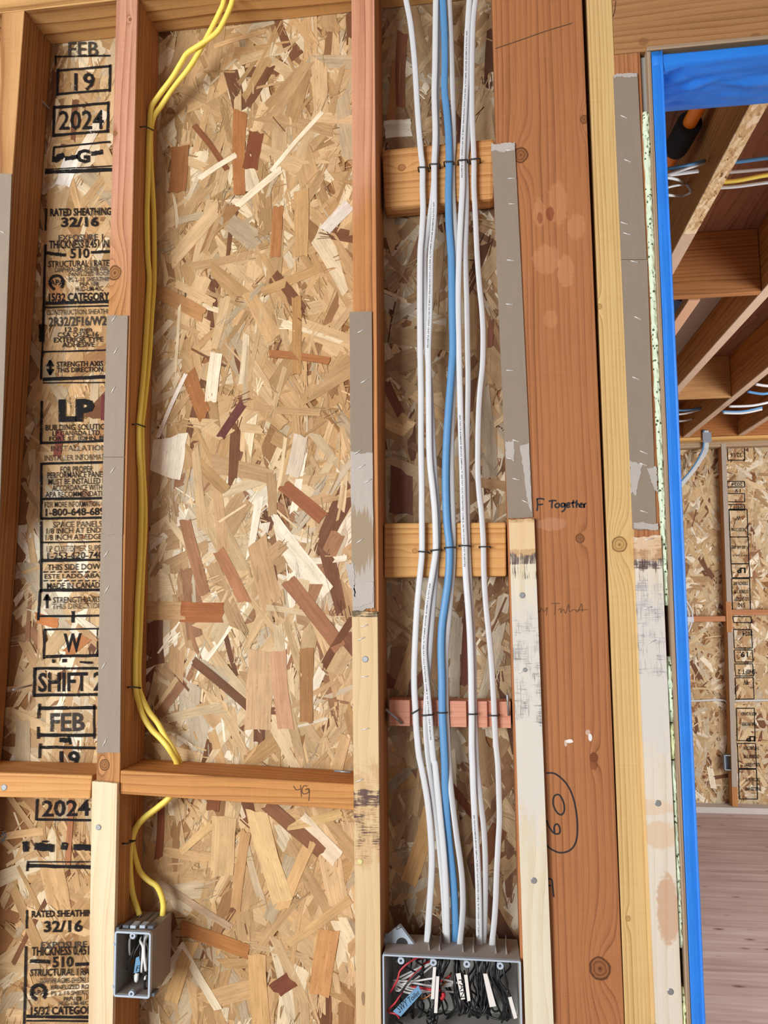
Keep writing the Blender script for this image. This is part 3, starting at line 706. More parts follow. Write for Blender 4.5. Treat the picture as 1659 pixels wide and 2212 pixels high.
# cable staples: flat dark crown over the cables with two legs into the block
def clip(x0, y0, x1, y1, parent, Yf, Yb, mat=None, r=.0012):
    a, b = P(x0, y0, Yf), P(x1, y1, Yf)
    a2, b2 = Vector((a.x, Yb, a.z-.001)), Vector((b.x, Yb, b.z-.001))
    tube('cable_staple', [a2, Vector((a.x, Yf+.0015, a.z)), a+(b-a)*.08, b-(b-a)*.08, Vector((b.x, Yf+.0015, b.z)), b2], r, r, mat or M_CLIP, None, 1, 6, parent)
for x0, y0, x1, y1 in [(903, 361, 925, 361), (928, 354, 950, 354), (959, 349, 980, 349), (989, 346, 1010, 345), (1015, 344, 1037, 342)]:
    clip(x0, y0, x1, y1, FIX['k1'], .0375, .0525)
for x0, y0, x1, y1 in [(904, 1191, 926, 1193), (930, 1189, 953, 1187), (960, 1183, 983, 1182), (991, 1178, 1016, 1179), (1035, 1181, 1059, 1181)]:
    clip(x0, y0, x1, y1, FIX['k2'], .0375, .0525)
for x0, y0, x1, y1 in [(888, 1542, 905, 1533), (911, 1546, 935, 1544), (944, 1540, 965, 1540), (1009, 1543, 1030, 1543), (1054, 1546, 1078, 1546)]:
    clip(x0, y0, x1, y1, FIX['k3'], .0375, .0515)

# strips on the stud faces -------------------------------------------------
CB = cardboard('grey_cardboard', C(156, 142, 126)); 
def cbs(px, py, rl, ra): z, x = at(px, py); return (z, x, rl*MM, ra*MM, C(150, 128, 96), .75)
CBT = cardboard('torn_cardboard', C(186, 178, 168), [cbs(775, 1165, 75, 40)])
CBL = cardboard('pale_torn_cardboard', C(186, 180, 172))
CB2 = cardboard('brown_cardboard', C(150, 136, 120))
def strip_thing(name, pxs, mat, label, cat, th=.003, rt=0, rb=0, seed=1, Y0=0.0, side=0):
    o = strip(name, pxs, Y0, th, mat, rt, rb, seed=seed, side=side); return tag(o, label, cat)
def patch(pxs, Y0, parent, mat=None, seed=1, rag=.0025, name='torn_patch'):
    o = strip(name, pxs, Y0, .0006, mat or CBL, rag, rag, seed=seed, side=.0009); return adopt(o, parent)
c0 = strip_thing('cardboard_strip', [(-14, 374), (25, 376), (-2, 1130), (-40, 1130)], CB, 'grey cardboard strip at the left edge of the picture', 'cardboard strip', rt=.0008, seed=2)
cA1 = strip_thing('cardboard_strip', [(231, 681), (276, 681), (267.5, 987), (223, 987)], CB, 'upper cardboard strip on the pink topped stud beside printed column', 'cardboard strip', rt=.0006, seed=3)
cA2 = strip_thing('cardboard_strip', [(223, 988), (267.5, 988), (264, 1156), (219, 1153)], CB, 'short middle cardboard strip beside printed phone numbers', 'cardboard strip', rb=.002, seed=4)
cA3 = strip_thing('cardboard_strip', [(218, 1150), (264, 1152), (259, 1626), (209, 1626)], CB, 'lower cardboard strip beside the printed shift number', 'cardboard strip', th=.0022, rt=.0025, rb=.0006, seed=5)
cM1 = strip_thing('cardboard_strip', [(755, 673), (803, 673), (804.5, 980), (757, 975)], CB2, 'dark cardboard strip on the stud left of white cables', 'cardboard strip', rt=.0008, rb=.002, seed=6)
cM2 = strip_thing('cardboard_strip', [(756.5, 972), (805, 976), (808, 1316), (762, 1318)], CBT, 'pale torn water stained cardboard strip below the dark one', 'cardboard strip', th=.0024, rt=.002, rb=.004, seed=7, side=.0006)
patch([(746, 1218), (764, 1216), (768, 1290), (757, 1270)], -.0026, cM2, seed=9)
patch([(764, 1262), (806, 1258), (806, 1300), (766, 1312)], -.0026, cM2, seed=19, rag=.002)
cP1 = strip_thing('cardboard_strip', [(1061, 312), (1112, 312), (1125, 566), (1074, 568)], CB2, 'upper cardboard strip on the wide post beside white cables', 'cardboard strip', rt=.001, rb=.001, seed=8)
cP2 = strip_thing('cardboard_strip', [(1072, 562), (1125, 565), (1151, 1118), (1097, 1119)], CB2, 'long lower cardboard strip on wide post, partly torn', 'cardboard strip', th=.0026, rt=.0012, rb=.0006, seed=9)
patch([(1061, 309), (1112, 309), (1112.5, 324), (1061.5, 328)], -.003, cP1, seed=10)
patch([(1091, 952), (1110, 954), (1111, 994), (1093, 990)], -.0026, cP2, seed=11)
patch([(1123, 962), (1143, 958), (1149, 1108), (1141, 1090)], -.0026, cP2, seed=12, rag=.001)
cT1 = strip_thing('cardboard_strip', [(1325, 164), (1377, 158), (1397, 560), (1342, 560)], CB2, 'upper cardboard strip between yellow stud and green foam', 'cardboard strip', rt=.002, seed=13)
cT2 = strip_thing('cardboard_strip', [(1342, 561), (1398, 561), (1418, 1143), (1367, 1144)], CB2, 'lower cardboard strip with torn patches between yellow stud and foam', 'cardboard strip', rb=.0012, th=.0026, seed=14)
patch([(1325, 163), (1376, 156), (1376, 165), (1327, 170)], -.003, cT1, seed=15, rag=.003)
patch([(1361, 996), (1388, 1000), (1374, 1070), (1363, 1064)], -.0026, cT2, seed=16)
patch([(1398, 1010), (1418, 1010), (1421, 1064), (1410, 1050)], -.0026, cT2, seed=17)
patch([(1369, 1130), (1421, 1130), (1423, 1143), (1370, 1144)], -.0026, cT2, seed=18, rag=.002)
for o, Y, lst in [(cA1, -.003, [(246, 688), (250, 758), (245, 841)]), (cA2, -.003, [(243, 1016)]), (cA3, -.0022, [(229, 1197), (231, 1273), (224, 1438), (226, 1604)]),
    (cM1, -.003, [(780, 715), (787, 823), (773, 976)]), (cM2, -.0024, [(781, 1008), (795, 1039), (778, 1168)]),
    (cP1, -.003, [(1102, 324), (1107, 440), (1105, 385)]), (cP2, -.0026, [(1103, 562), (1101, 657), (1102, 800), (1115, 952), (1104, 991), (1116, 1035), (1136, 1084)]),
    (cT1, -.003, [(1348, 252), (1356, 347), (1349, 482), (1355, 505), (1371, 565)]), (cT2, -.0026, [(1378, 687), (1374, 817), (1391, 977), (1390, 1003), (1392, 1105)]), (c0, -.003, [(3, 500)])]:
    for k, (x, y) in enumerate(lst):
        ang = (62 if o in (cA1, cA2, cA3) else 35 if o in (cM1, cM2) else 0 if o in (cP1,) else -4 if o is cP2 and y < 900 else -22)
        staple(x, y, ang+((k*37) % 17-8), o, Y)

def plystrip(name, light, dark, seed, hatch, spots=(), knots=()):
    return wood(name, light, dark, 0.018, -0.6+seed*.01, .05, 0.036, seed, knots=knots, spots=spots, hatch=hatch, contrast=.55, blotch=.7, fine=.5, pores=.15, hue=False)
def zz(px, py): return P(px, py, 0).z
PUR, GRY = C(86, 66, 66), C(150, 148, 146)
ply_A = plystrip('pale_plywood', C(230, 212, 176), C(206, 174, 130), 21.0, None)
ply_M = plystrip('stained_plywood', C(218, 190, 146), C(188, 150, 102), 22.0, [(zz(790, 1600), zz(790, 1910), C(196, 162, 116), .1, 'b'), (zz(790, 1690), zz(790, 1880), PUR, -.16, 'h'), (zz(790, 1696), zz(790, 1745), PUR, .22, 'h'), (zz(790, 1740), zz(790, 1830), PUR, -.02, 'h'), (zz(790, 1312), zz(790, 1336), C(90, 80, 60), .2, 'h')], [sp(787, 2150, 14, 4, C(120, 86, 60), .7)])
ply_P = plystrip('weathered_plywood', C(226, 216, 192), C(200, 178, 140), 23.0, [(zz(1140, 1180), zz(1140, 1900), C(212, 208, 198), .55, 'b'), (zz(1140, 1200), zz(1140, 1700), C(158, 157, 152), -.05, 'b'), (zz(1140, 1380), zz(1140, 1620), C(120, 118, 114), -.22, 'b'), (zz(1130, 1182), zz(1130, 1225), PUR, .35, 'v'), (zz(1130, 1190), zz(1130, 1262), PUR, -.05, 'v'), (zz(1110, 1108), zz(1110, 1134), C(70, 58, 46), .15, 'h')],
                 [sp(1125, 1160, 42, 60, C(222, 184, 130), .7)])
ply_T = plystrip('grey_plywood', C(224, 214, 196), C(204, 184, 156), 24.0, [(zz(1400, 1200), zz(1400, 1700), C(212, 208, 200), .55, 'b'), (zz(1410, 1215), zz(1410, 1500), C(164, 162, 158), -.05, 'b'), (zz(1380, 1280), zz(1390, 1480), C(110, 108, 104), -.3, 'b'), (zz(1400, 1178), zz(1400, 1238), PUR, .12, 'b'), (zz(1400, 1155), zz(1400, 1195), C(96, 70, 50), -.05, 'h'), (zz(1400, 1205), zz(1400, 1265), PUR, -.12, 'v')],
                 [sp(1400, 1185, 26, 70, C(216, 170, 118), .6), sp(1440, 1960, 70, 22, C(196, 150, 110), .7), sp(1420, 1800, 26, 40, C(214, 180, 140), .6), sp(1400, 1740, 16, 50, C(216, 184, 150), .5)])
pA = strip_thing('plywood_strip', [(199, 1688), (253, 1692), (243, 2216), (191, 2216)], ply_A, 'clean pale plywood strip left of the single outlet box', 'plywood strip', th=.009, rt=.0006, seed=31)
pM = strip_thing('plywood_strip', [(760, 1321), (815, 1321), (823, 2216), (769.5, 2216)], ply_M, 'plywood strip with purple stain left of the four gang box', 'plywood strip', th=.009, rt=.0012, seed=32)
pP = strip_thing('plywood_strip', [(1099, 1122), (1154, 1121), (1196, 2216), (1135, 2216)], ply_P, 'weathered plywood strip on wide post right of white cables', 'plywood strip', th=.009, rt=.0012, seed=33)
pT = strip_thing('plywood_strip', [(1369, 1160), (1428, 1157), (1475, 2216), (1418, 2216)], ply_T, 'grey stained plywood strip between yellow stud and green foam', 'plywood strip', th=.009, rt=.0014, seed=34)
for o, lst in [(pA, [(213, 1787, 6)]), (pM, [(789, 1424, 6.5)]), (pP, [(1128, 1286, 6), (1134, 1447, 4.5), (1153, 1902, 6)]), (pT, [(1421, 1735, 6), (1448, 2142, 6)])]:
    for x, y, r in lst: nail(x, y, r, o, -.009)
nail(778, 1861, 5.5, pM, -.009, M_BRASS)
for o, x, y, a in [(pM, 787, 1352, 20), (pM, 780, 1380, 25), (pM, 787, 1462, 8), (pM, 789, 1575, 12), (pM, 777, 1686, 25), (pT, 1399, 1313, 15), (pT, 1408, 1386, 22), (pT, 1402, 1165, 10), (pP, 1128, 1450, 30)]:
    staple(x, y, a, o, -.009, 16)
# extend the four plywood strips' continuation down to the floor stays outside the picture

# ---------------------------------------------------------------- handwriting
po = FIX['post']
strokes([[(1160, 1078), (1161, 1090), (1160, 1104)], [(1159, 1078), (1168, 1077), (1176, 1079)], [(1160, 1090), (1167, 1090), (1173, 1089)],
  [(1185, 1083), (1194, 1081), (1202, 1082)], [(1193, 1082), (1192, 1090), (1192, 1098)], [(1204, 1087), (1199, 1091), (1201, 1096), (1207, 1095), (1208, 1089), (1204, 1087)],
  [(1219, 1087), (1213, 1088), (1213, 1095), (1219, 1093), (1220, 1087), (1220, 1100), (1213, 1106)], [(1224, 1092), (1230, 1090), (1229, 1086), (1224, 1089), (1225, 1096), (1232, 1094)],
  [(1239, 1080), (1237, 1090), (1239, 1097)], [(1233, 1087), (1239, 1086), (1245, 1085)], [(1246, 1080), (1245, 1089), (1245, 1097)], [(1245, 1091), (1249, 1088), (1252, 1096)],
  [(1253, 1092), (1258, 1089), (1255, 1087), (1253, 1095), (1259, 1095)], [(1261, 1088), (1262, 1097), (1262, 1090), (1266, 1087)]], 0, 3.2, M_MARK, po)
strokes([[(1180, 1670), (1200, 1672), (1225, 1695), (1240, 1730), (1247, 1775), (1245, 1815), (1232, 1836), (1210, 1842), (1190, 1834), (1181, 1826)],
  [(1203, 1716), (1196, 1722), (1195, 1738), (1203, 1755), (1213, 1760), (1219, 1750), (1217, 1733), (1210, 1719), (1203, 1716)],
  [(1181, 1772), (1186, 1786), (1197, 1800), (1208, 1800), (1209, 1788), (1203, 1780), (1197, 1786), (1198, 1799)],
  [(1184, 1898), (1192, 1901), (1194, 1918), (1196, 1938)], [(1184, 1912), (1190, 1914)]], 0, 3.2, M_MARK, po)
strokes([[(1160, 1318), (1166, 1322), (1170, 1314), (1175, 1322), (1181, 1312)], [(1182, 1312), (1180, 1330)], [(1190, 1304), (1210, 1303)], [(1200, 1304), (1198, 1328)], [(1206, 1318), (1212, 1314), (1211, 1324), (1217, 1316), (1222, 1325), (1228, 1305), (1230, 1322), (1240, 1316), (1248, 1322), (1256, 1304), (1258, 1322)], [(1244, 1318), (1270, 1317)]], 0, 1.3, M_PENCIL, po)
strokes([[(1070, 105), (1120, 88), (1180, 67), (1236, 50)]], 0, 2.2, M_PENCIL, po)
strokes([[(634, 1698), (640, 1706), (650, 1704)], [(649, 1696), (650, 1706), (651, 1722)], [(664, 1698), (656, 1698), (652, 1708), (656, 1715), (666, 1712), (666, 1705), (659, 1706), (668, 1705), (667, 1730)]], -.001, 1.8, M_PENCIL, FIX['b4'])
strokes([[(2, 1806), (14, 1798)], [(0, 1814), (15, 1808)], [(6, 1796), (10, 1812), (4, 1818), (14, 1802)]], .03, 2.4, M_MARK, FIX['s0'])
strokes([[(1330, 2), (1328, 22), (1324, 36)]], 0, 2.0, M_PENCIL, head)

# ---------------------------------------------------------------- cables
def cable(key, mat, pts, hw, ht, label, group, ax=None, name='cable', prints=(), sub=6, sq=.75):
    e = empty(name, pts[-1])
    o, fr = tube('sheath', pts, hw, ht, mat, ax, sub, 12, e, sq)
    tag(e, label, 'cable', group); FIX[key] = e
    # arc lengths for print
    s = [0.0]
    for i in range(1, len(fr)): s.append(s[-1]+(fr[i][0]-fr[i-1][0]).length)
    def at_s(q):
        for i in range(1, len(s)):
            if s[i] >= q or i == len(s)-1:
                t = (q-s[i-1])/max(1e-9, s[i]-s[i-1]); a, b = fr[i-1], fr[i]
                return a[0].lerp(b[0], t), a[1].lerp(b[1], t), a[2].lerp(b[2], t)
    for text, s0, length, hgt, v0, m in prints:
        vs, fs = glyphs(text, .01); out = []
        for u, v in vs:
            p, wv, nv = at_s(s0+u*length)
            ny = nv if nv.y < 0 else -nv
            vv = (v-.5)*hgt+v0
            k = max(0, 1-abs(vv/hw)**3)**.5
            out.append(p + (-wv if False else wv)*(-vv if wv.x < 0 else vv) + ny*(ht*(.55+.45*k)+.0004))
        adopt(rebase(link('printed_text', pymesh('printed_text', out, fs), m)), e)
    return e
def s_at(pts, y_px, Yp):
    """arc length where the path crosses the height of pixel row y_px"""
    zt = P(900, y_px, Yp).z; pp = smooth_path(pts, 6); s = 0
    for i in range(1, len(pp)):
        if (pp[i].z-zt)*(pp[i-1].z-zt) <= 0: return s
        s += (pp[i]-pp[i-1]).length
    return s
def R(ox, oy, lst, sc=2.963): return [(ox+x/sc, oy+y/sc) for x, y in lst]
W1 = R(550, 0, [(962, -60), (970, 0), (1000, 160), (1025, 400), (1040, 650), (1050, 800), (1065, 980), (1075, 1070), (1075, 1200), (1078, 1350), (1070, 1500)]) + R(550, 550, [(1060, 0), (1058, 300), (1060, 600), (1065, 900), (1065, 1200), (1070, 1500)]) + R(550, 1100, [(1070, 0), (1072, 200), (1070, 300), (1058, 430), (1042, 600), (1030, 800), (1022, 1000), (1022, 1150), (1030, 1290), (1035, 1400), (1050, 1560)]) + R(550, 1652, [(1065, 0), (1085, 100), (1105, 220), (1120, 350), (1130, 480), (1135, 600), (1130, 750), (1120, 900), (1110, 1050), (1105, 1130)])
W2a = R(550, 0, [(1165, -60), (1160, 0), (1155, 400), (1150, 600), (1156, 800), (1156, 900), (1150, 1050), (1150, 1200), (1150, 1350), (1140, 1500)]) + R(550, 550, [(1128, 0), (1125, 200), (1120, 400), (1112, 600), (1113, 750), (1115, 1000), (1120, 1300), (1140, 1500)]) + R(550, 1100, [(1152, 0), (1158, 150), (1158, 270), (1140, 400), (1115, 560), (1095, 750), (1085, 900), (1095, 1050), (1110, 1200), (1120, 1320), (1130, 1450), (1145, 1600)]) + R(550, 1652, [(1155, 0), (1170, 150), (1190, 350), (1210, 560), (1222, 750), (1228, 900), (1230, 1020), (1232, 1130)])
W2b = R(550, 0, [(1185, -60), (1180, 0), (1172, 400), (1165, 700), (1168, 900), (1155, 1050), (1140, 1250), (1112, 1450)]) + R(550, 550, [(1088, 0), (1090, 200), (1096, 400), (1100, 600), (1120, 800), (1132, 1000), (1145, 1250), (1160, 1500)]) + R(550, 1100, [(1170, 0), (1172, 200), (1162, 320), (1155, 450), (1140, 650), (1125, 850), (1110, 1050), (1098, 1250), (1096, 1400), (1105, 1530)]) + R(550, 1652, [(1116, 0), (1132, 130), (1152, 280), (1177, 480), (1200, 700), (1214, 900), (1224, 1130)])
BL = R(550, 0, [(1203, -60), (1205, 0), (1215, 200), (1218, 400), (1215, 560), (1230, 720), (1240, 850), (1245, 1000), (1243, 1100), (1240, 1250), (1245, 1450)]) + R(550, 550, [(1258, 0), (1262, 200), (1265, 400), (1268, 600), (1255, 800), (1240, 1000), (1228, 1200), (1222, 1400), (1225, 1600)]) + R(550, 1100, [(1232, 100), (1245, 230), (1245, 350), (1235, 480), (1215, 620), (1198, 750), (1193, 900), (1198, 1100), (1200, 1300), (1208, 1450)]) + R(550, 1652, [(1217, 0), (1220, 150), (1228, 300), (1245, 500), (1262, 650), (1275, 800), (1282, 950), (1285, 1050), (1283, 1125)])
W3 = R(550, 0, [(1232, -60), (1235, 0), (1248, 300), (1257, 600), (1262, 900), (1255, 1040), (1258, 1250), (1272, 1450)]) + R(550, 550, [(1282, 0), (1282, 300), (1272, 600), (1262, 850), (1252, 1050), (1248, 1250), (1250, 1450)]) + R(550, 1100, [(1256, 0), (1260, 200), (1258, 350), (1248, 500), (1232, 700), (1214, 900), (1212, 1100), (1215, 1300), (1226, 1500)]) + R(550, 1652, [(1233, 0), (1243, 130), (1262, 300), (1285, 480), (1305, 620), (1318, 750), (1322, 900), (1315, 1020), (1303, 1130)])
W4 = R(550, 0, [(1380, -60), (1375, 0), (1360, 250), (1355, 500), (1345, 700), (1335, 900), (1330, 1040), (1330, 1200), (1320, 1400), (1310, 1620)]) + R(550, 550, [(1303, 300), (1308, 600), (1315, 900), (1320, 1100), (1330, 1400), (1335, 1600)]) + R(550, 1100, [(1340, 120), (1345, 230), (1350, 400), (1365, 600), (1378, 800), (1385, 1000), (1388, 1200), (1390, 1320), (1390, 1500)]) + R(550, 1652, [(1395, 0), (1400, 150), (1410, 350), (1420, 500), (1430, 700), (1435, 850), (1437, 1000), (1438, 1140)])
W4b = R(550, 0, [(1402, -60), (1396, 60), (1378, 300), (1370, 600), (1352, 900), (1340, 1040), (1345, 1250), (1342, 1450)]) + R(550, 550, [(1338, 0), (1347, 300), (1352, 600), (1355, 800), (1352, 1000), (1348, 1200), (1346, 1450)]) + R(550, 1100, [(1348, 0), (1352, 230), (1362, 430), (1374, 650), (1386, 850), (1392, 1050), (1394, 1300), (1400, 1430)]) + R(550, 1652, [(1410, 0), (1420, 100), (1437, 250), (1455, 400), (1465, 600), (1465, 800), (1462, 950), (1455, 1120)])
W6 = R(550, 0, [(1425, -60), (1415, 0), (1400, 150), (1393, 400), (1393, 700), (1400, 900), (1405, 1040), (1405, 1200), (1415, 1400)]) + R(550, 550, [(1425, 0), (1440, 200), (1455, 350), (1463, 500), (1460, 700), (1445, 850), (1435, 1000), (1430, 1200), (1430, 1400), (1440, 1550)]) + R(550, 1100, [(1450, 0), (1460, 130), (1465, 240), (1468, 400), (1480, 600), (1500, 800), (1518, 1000), (1530, 1200), (1535, 1320), (1545, 1500)]) + R(550, 1652, [(1558, 0), (1565, 200), (1568, 350), (1560, 500), (1550, 700), (1545, 850), (1535, 1000), (1520, 1140)])
for _w in (W1, W2a, W2b, BL, W3, W4, W4b, W6): _w.append((_w[-1][0], _w[-1][1]+13))
def flat(pp, Y): return [P(x, y, Y) for x, y in pp]
XA = Vector((1, -.12, 0))
PRT = "600 VOLTS ROMEX® BRAND SIMPULL™ 000 PAT UUU PATENTED COM JL 06 09/17/2024 13:57 FUENTES"
YF, YBk = .0418, .0472
def blend(pp, ya_, yb2, dx): return [P(x+dx, y, ya_ if y < 1640 else ya_+(yb2-ya_)*min(1, (y-1640)/160)) for x, y in pp]
p1, p2a, p2b, pb, p3, p4, p4b, p6 = flat(W1, YF), flat(W2a, YF), flat(W2b, YBk), blend(BL, YF, .0480, 0), blend(W3, YBk, .0405, 4), flat(W4, YF), blend(W4b, YBk, YBk, 4), flat(W6, YF)
def pr(pts, ya, yb, v0=-.0008): a, b = s_at(pts, ya, YF), s_at(pts, yb, YF); return (PRT, a, b-a, .0026, v0, M_INKW)
GW = 'white flat cables stapled down the narrow bay'
cable('W1', M_WHITE, p1, .0049, .0026, 'white flat cable farthest left in the narrow bay', GW, XA)
cable('W2b', M_WHITE, p2b, .0046, .0024, 'white cable tucked behind the second printed cable from left', GW, Vector((1, .45, 0)))
cable('W2a', M_WHITE, p2a, .0049, .0026, 'white printed flat cable just left of the blue cable', GW, XA, prints=[pr(p2a, 448, 760), pr(p2a, 1264, 1600)])
cable('W3', M_WHITE, p3, .0046, .0024, 'white cable tucked behind the right side of blue cable', GW, Vector((1, .5, 0)))
cable('BL', M_BLUE, pb, .0058, .0030, 'single sky blue cable among the white ones', 'blue cable in the narrow bay', XA)
cable('W4b', M_WHITE, p4b, .0046, .0024, 'white cable tucked behind printed cable right of blue', GW, Vector((1, .45, 0)))
cable('W4', M_WHITE, p4, .0049, .0026, 'white printed flat cable just right of the blue cable', GW, XA, prints=[pr(p4, 92, 400), pr(p4, 902, 1228), pr(p4, 1762, 2020)])
cable('W6', M_WHITE, p6, .0045, .0026, 'white flat cable farthest right in the narrow bay', GW, Vector((1, .2, 0)))

# yellow cables: out of the top plate, down the stud's side, through the block, into the single box
XS = -0.5773+.0040
def side(lst, ox, oy):
    out = []
    for x, y in R(ox, oy, lst):
        p = Px(x, y, XS); p.y = min(.078, max(.006, p.y)); out.append(p)
    return out
ya = [P(x, y, .016+.029*max(0, min(1, y/230))) for x, y in R(0, 0, [(1500, -60), (1488, 0), (1468, 60), (1420, 160), (1380, 215), (1290, 280), (1200, 340), (1160, 400), (1100, 500), (1010, 620), (968, 690)])] + side([(957, 800), (953, 900), (950, 1000), (945, 1200), (940, 1400)], 0, 0) + side([(945, 0), (955, 150), (945, 350), (930, 600), (915, 800), (897, 1000), (889, 1090), (889, 1250), (898, 1400), (903, 1600)], 0, 550) + side([(900, 150), (893, 350), (880, 600), (874, 800), (868, 950), (868, 1140)], 0, 1100) + [P(x, y, .05) for x, y in R(0, 1100, [(885, 1230), (920, 1330), (970, 1410), (1030, 1470), (1085, 1540)])]
yb_ = [P(x, y, .022+.030*max(0, min(1, y/230))) for x, y in R(0, 0, [(1440, -60), (1430, 20), (1400, 90), (1350, 190), (1270, 340), (1200, 450), (1110, 560), (1030, 680), (988, 740)])] + side([(968, 815), (963, 900), (966, 1050), (975, 1200), (985, 1400)], 0, 0) + side([(987, 0), (985, 200), (970, 400), (955, 650), (935, 850), (918, 1000), (908, 1090), (908, 1200), (910, 1300), (922, 1500)], 0, 550) + side([(927, 0), (925, 150), (912, 400), (902, 650), (893, 850), (887, 1000), (890, 1140)], 0, 1100) + [P(x, y, .056) for x, y in R(0, 1100, [(907, 1200), (950, 1290), (1010, 1370), (1060, 1460), (1110, 1540)])]
zb4 = P(385, 1664, 0).z
ha, hb = Pz(382, 1650, zb4-.004), Pz(388, 1648, zb4-.004)
ya += [ha, ha-Vector((0, 0, .03))]; yb_ += [hb, hb-Vector((0, 0, .03))]
below = R(0, 1652, [(1085, 205), (1010, 270), (920, 340), (870, 400), (845, 470)])
ya += [P(x, y, .050) for x, y in below[0:]] + [P(x, y, .046) for x, y in R(0, 1652, [(836, 540), (832, 620), (836, 720), (850, 830), (875, 910), (892, 960)])]
yb_ += [P(x+1.5, y+1, .058) for x, y in below] + [P(x, y, .058) for x, y in R(0, 1652, [(852, 530), (870, 610), (900, 690), (950, 740), (1000, 775), (1030, 830), (1045, 900), (1038, 975)])]
cable('YA', M_YEL, ya, .0045, .0040, 'yellow cable running in front, entering the box at left', 'yellow cables', None, sq=1.0)
cable('YB', M_YEL, yb_, .0045, .0040, 'yellow cable running behind, entering the box at right', 'yellow cables', None, sq=1.0)
def sclip(xa, ya_, xb, yb2):
    a, b = Px(xa, ya_, XS+.0048), Px(xb, yb2, XS+.0048)
    d = Vector((-.009, 0, -.0005))
    tube('cable_staple', [a+d, a, b, b+d], .0012, .0012, M_CLIP, None, 1, 6, FIX['sA'])
sclip(314, 273, 331, 281); sclip(297, 916, 314, 922); sclip(287, 1484, 304, 1486); sclip(276, 1822, 292, 1816)

# ---------------------------------------------------------------- outlet boxes
def shell(name, w, h, d, th, mat, taper=.0, parent=None):
    """open fronted tray: front at y=0, back at y=d, centred in x and z"""
    bm = bmesh.new()
    def ringv(sx, sz, y): return [bm.verts.new((x*sx/2, y, z*sz/2)) for x, z in ((-1, 1), (1, 1), (1, -1), (-1, -1))]
    a = ringv(w, h, 0); b = ringv(w-taper, h-taper, d); c = ringv(w-2*th, h-2*th, 0); e = ringv(w-2*th-taper, h-2*th-taper, d-th)
    for i in range(4):
        j = (i+1) % 4
        bm.faces.new([a[i], b[i], b[j], a[j]]); bm.faces.new([c[i], c[j], e[j], e[i]]); bm.faces.new([a[i], a[j], c[j], c[i]])
    bm.faces.new(list(reversed(b))); bm.faces.new(e)
    bmesh.ops.recalc_face_normals(bm, faces=bm.faces)
    me = bpy.data.meshes.new(name); bm.to_mesh(me); bm.free()
    return link(name, me, mat, parent)
def rimmesh(name, w, h, t, d, mat, parent, rad=.004):
    bm = bmesh.new()
    def rr(w, h, r, y):
        out = []
        for cx, cz, a0 in ((1, 1, 0), (-1, 1, 90), (-1, -1, 180), (1, -1, 270)):
            for k in range(4):
                q = math.radians(a0+k*30); out.append(bm.verts.new((cx*(w/2-r)+r*math.cos(q), y, cz*(h/2-r)+r*math.sin(q))))
        return out
    A, B = rr(w, h, rad, 0), rr(w-2*t, h-2*t, max(.0008, rad-t), 0); A2, B2 = rr(w, h, rad, d), rr(w-2*t, h-2*t, max(.0008, rad-t), d)
    n = len(A)
    for i in range(n):
        j = (i+1) % n
        bm.faces.new([A[i], A[j], B[j], B[i]]); bm.faces.new([A[i], A2[i], A2[j], A[j]]); bm.faces.new([B[i], B[j], B2[j], B2[i]]); bm.faces.new([A2[i], B2[i], B2[j], A2[j]])
    bmesh.ops.recalc_face_normals(bm, faces=bm.faces)
    me = bpy.data.meshes.new(name); bm.to_mesh(me); bm.free(); return link(name, me, mat, parent)
def boss(x, z, parent, y=-.0005, r=.0045, up=1):
    """screw ear: half round tab with a hole"""
    v, f = [], []; n = 16
    for yy in (y, y+.006):
        for rad in (r, r*.42):
            for k in range(n):
                q = 2*math.pi*k/n; v.append((x+rad*math.cos(q), yy, z+rad*math.sin(q)))
    for k in range(n):
        j = (k+1) % n
        f += [(k, j, n+j, n+k), (2*n+k, 3*n+k, 3*n+j, 2*n+j), (k, 2*n+k, 2*n+j, j), (n+k, n+j, 3*n+j, 3*n+k)]
    o = link('screw_ear', pymesh('screw_ear', v, f), M_RIM, parent); o.location = (0, 0, 0)
    v2 = [(x+r*.4*math.cos(2*math.pi*k/10), y+.004, z+r*.4*math.sin(2*math.pi*k/10)) for k in range(10)]
    return o
def bar(name, x0, x1, y0, y1, z0, z1, mat, parent, bevel=.0006):
    bm = bmesh.new(); bmesh.ops.create_cube(bm, size=1)
    for v in bm.verts: v.co = Vector((x0+(v.co.x+.5)*(x1-x0), y0+(v.co.y+.5)*(y1-y0), z0+(v.co.z+.5)*(z1-z0)))
    if bevel: bmesh.ops.bevel(bm, geom=bm.edges[:], offset=bevel, segments=1, affect='EDGES')
    me = bpy.data.meshes.new(name); bm.to_mesh(me); bm.free(); return link(name, me, mat, parent)

# single gang box on the side of the pink topped stud
YR = -.012
TLb, TRb, BRb, BLb = P(245, 2013, YR), P(325, 2013, YR), P(324, 2156, YR), P(247, 2155, YR)
bw, bh = (TRb.x-TLb.x+BRb.x-BLb.x)/2, (TLb.z-BLb.z+TRb.z-BRb.z)/2
bc = (TLb+TRb+BRb+BLb)/4
sb = empty('outlet_box', bc); tag(sb, 'grey single gang outlet box fed by the yellow cables', 'outlet box')
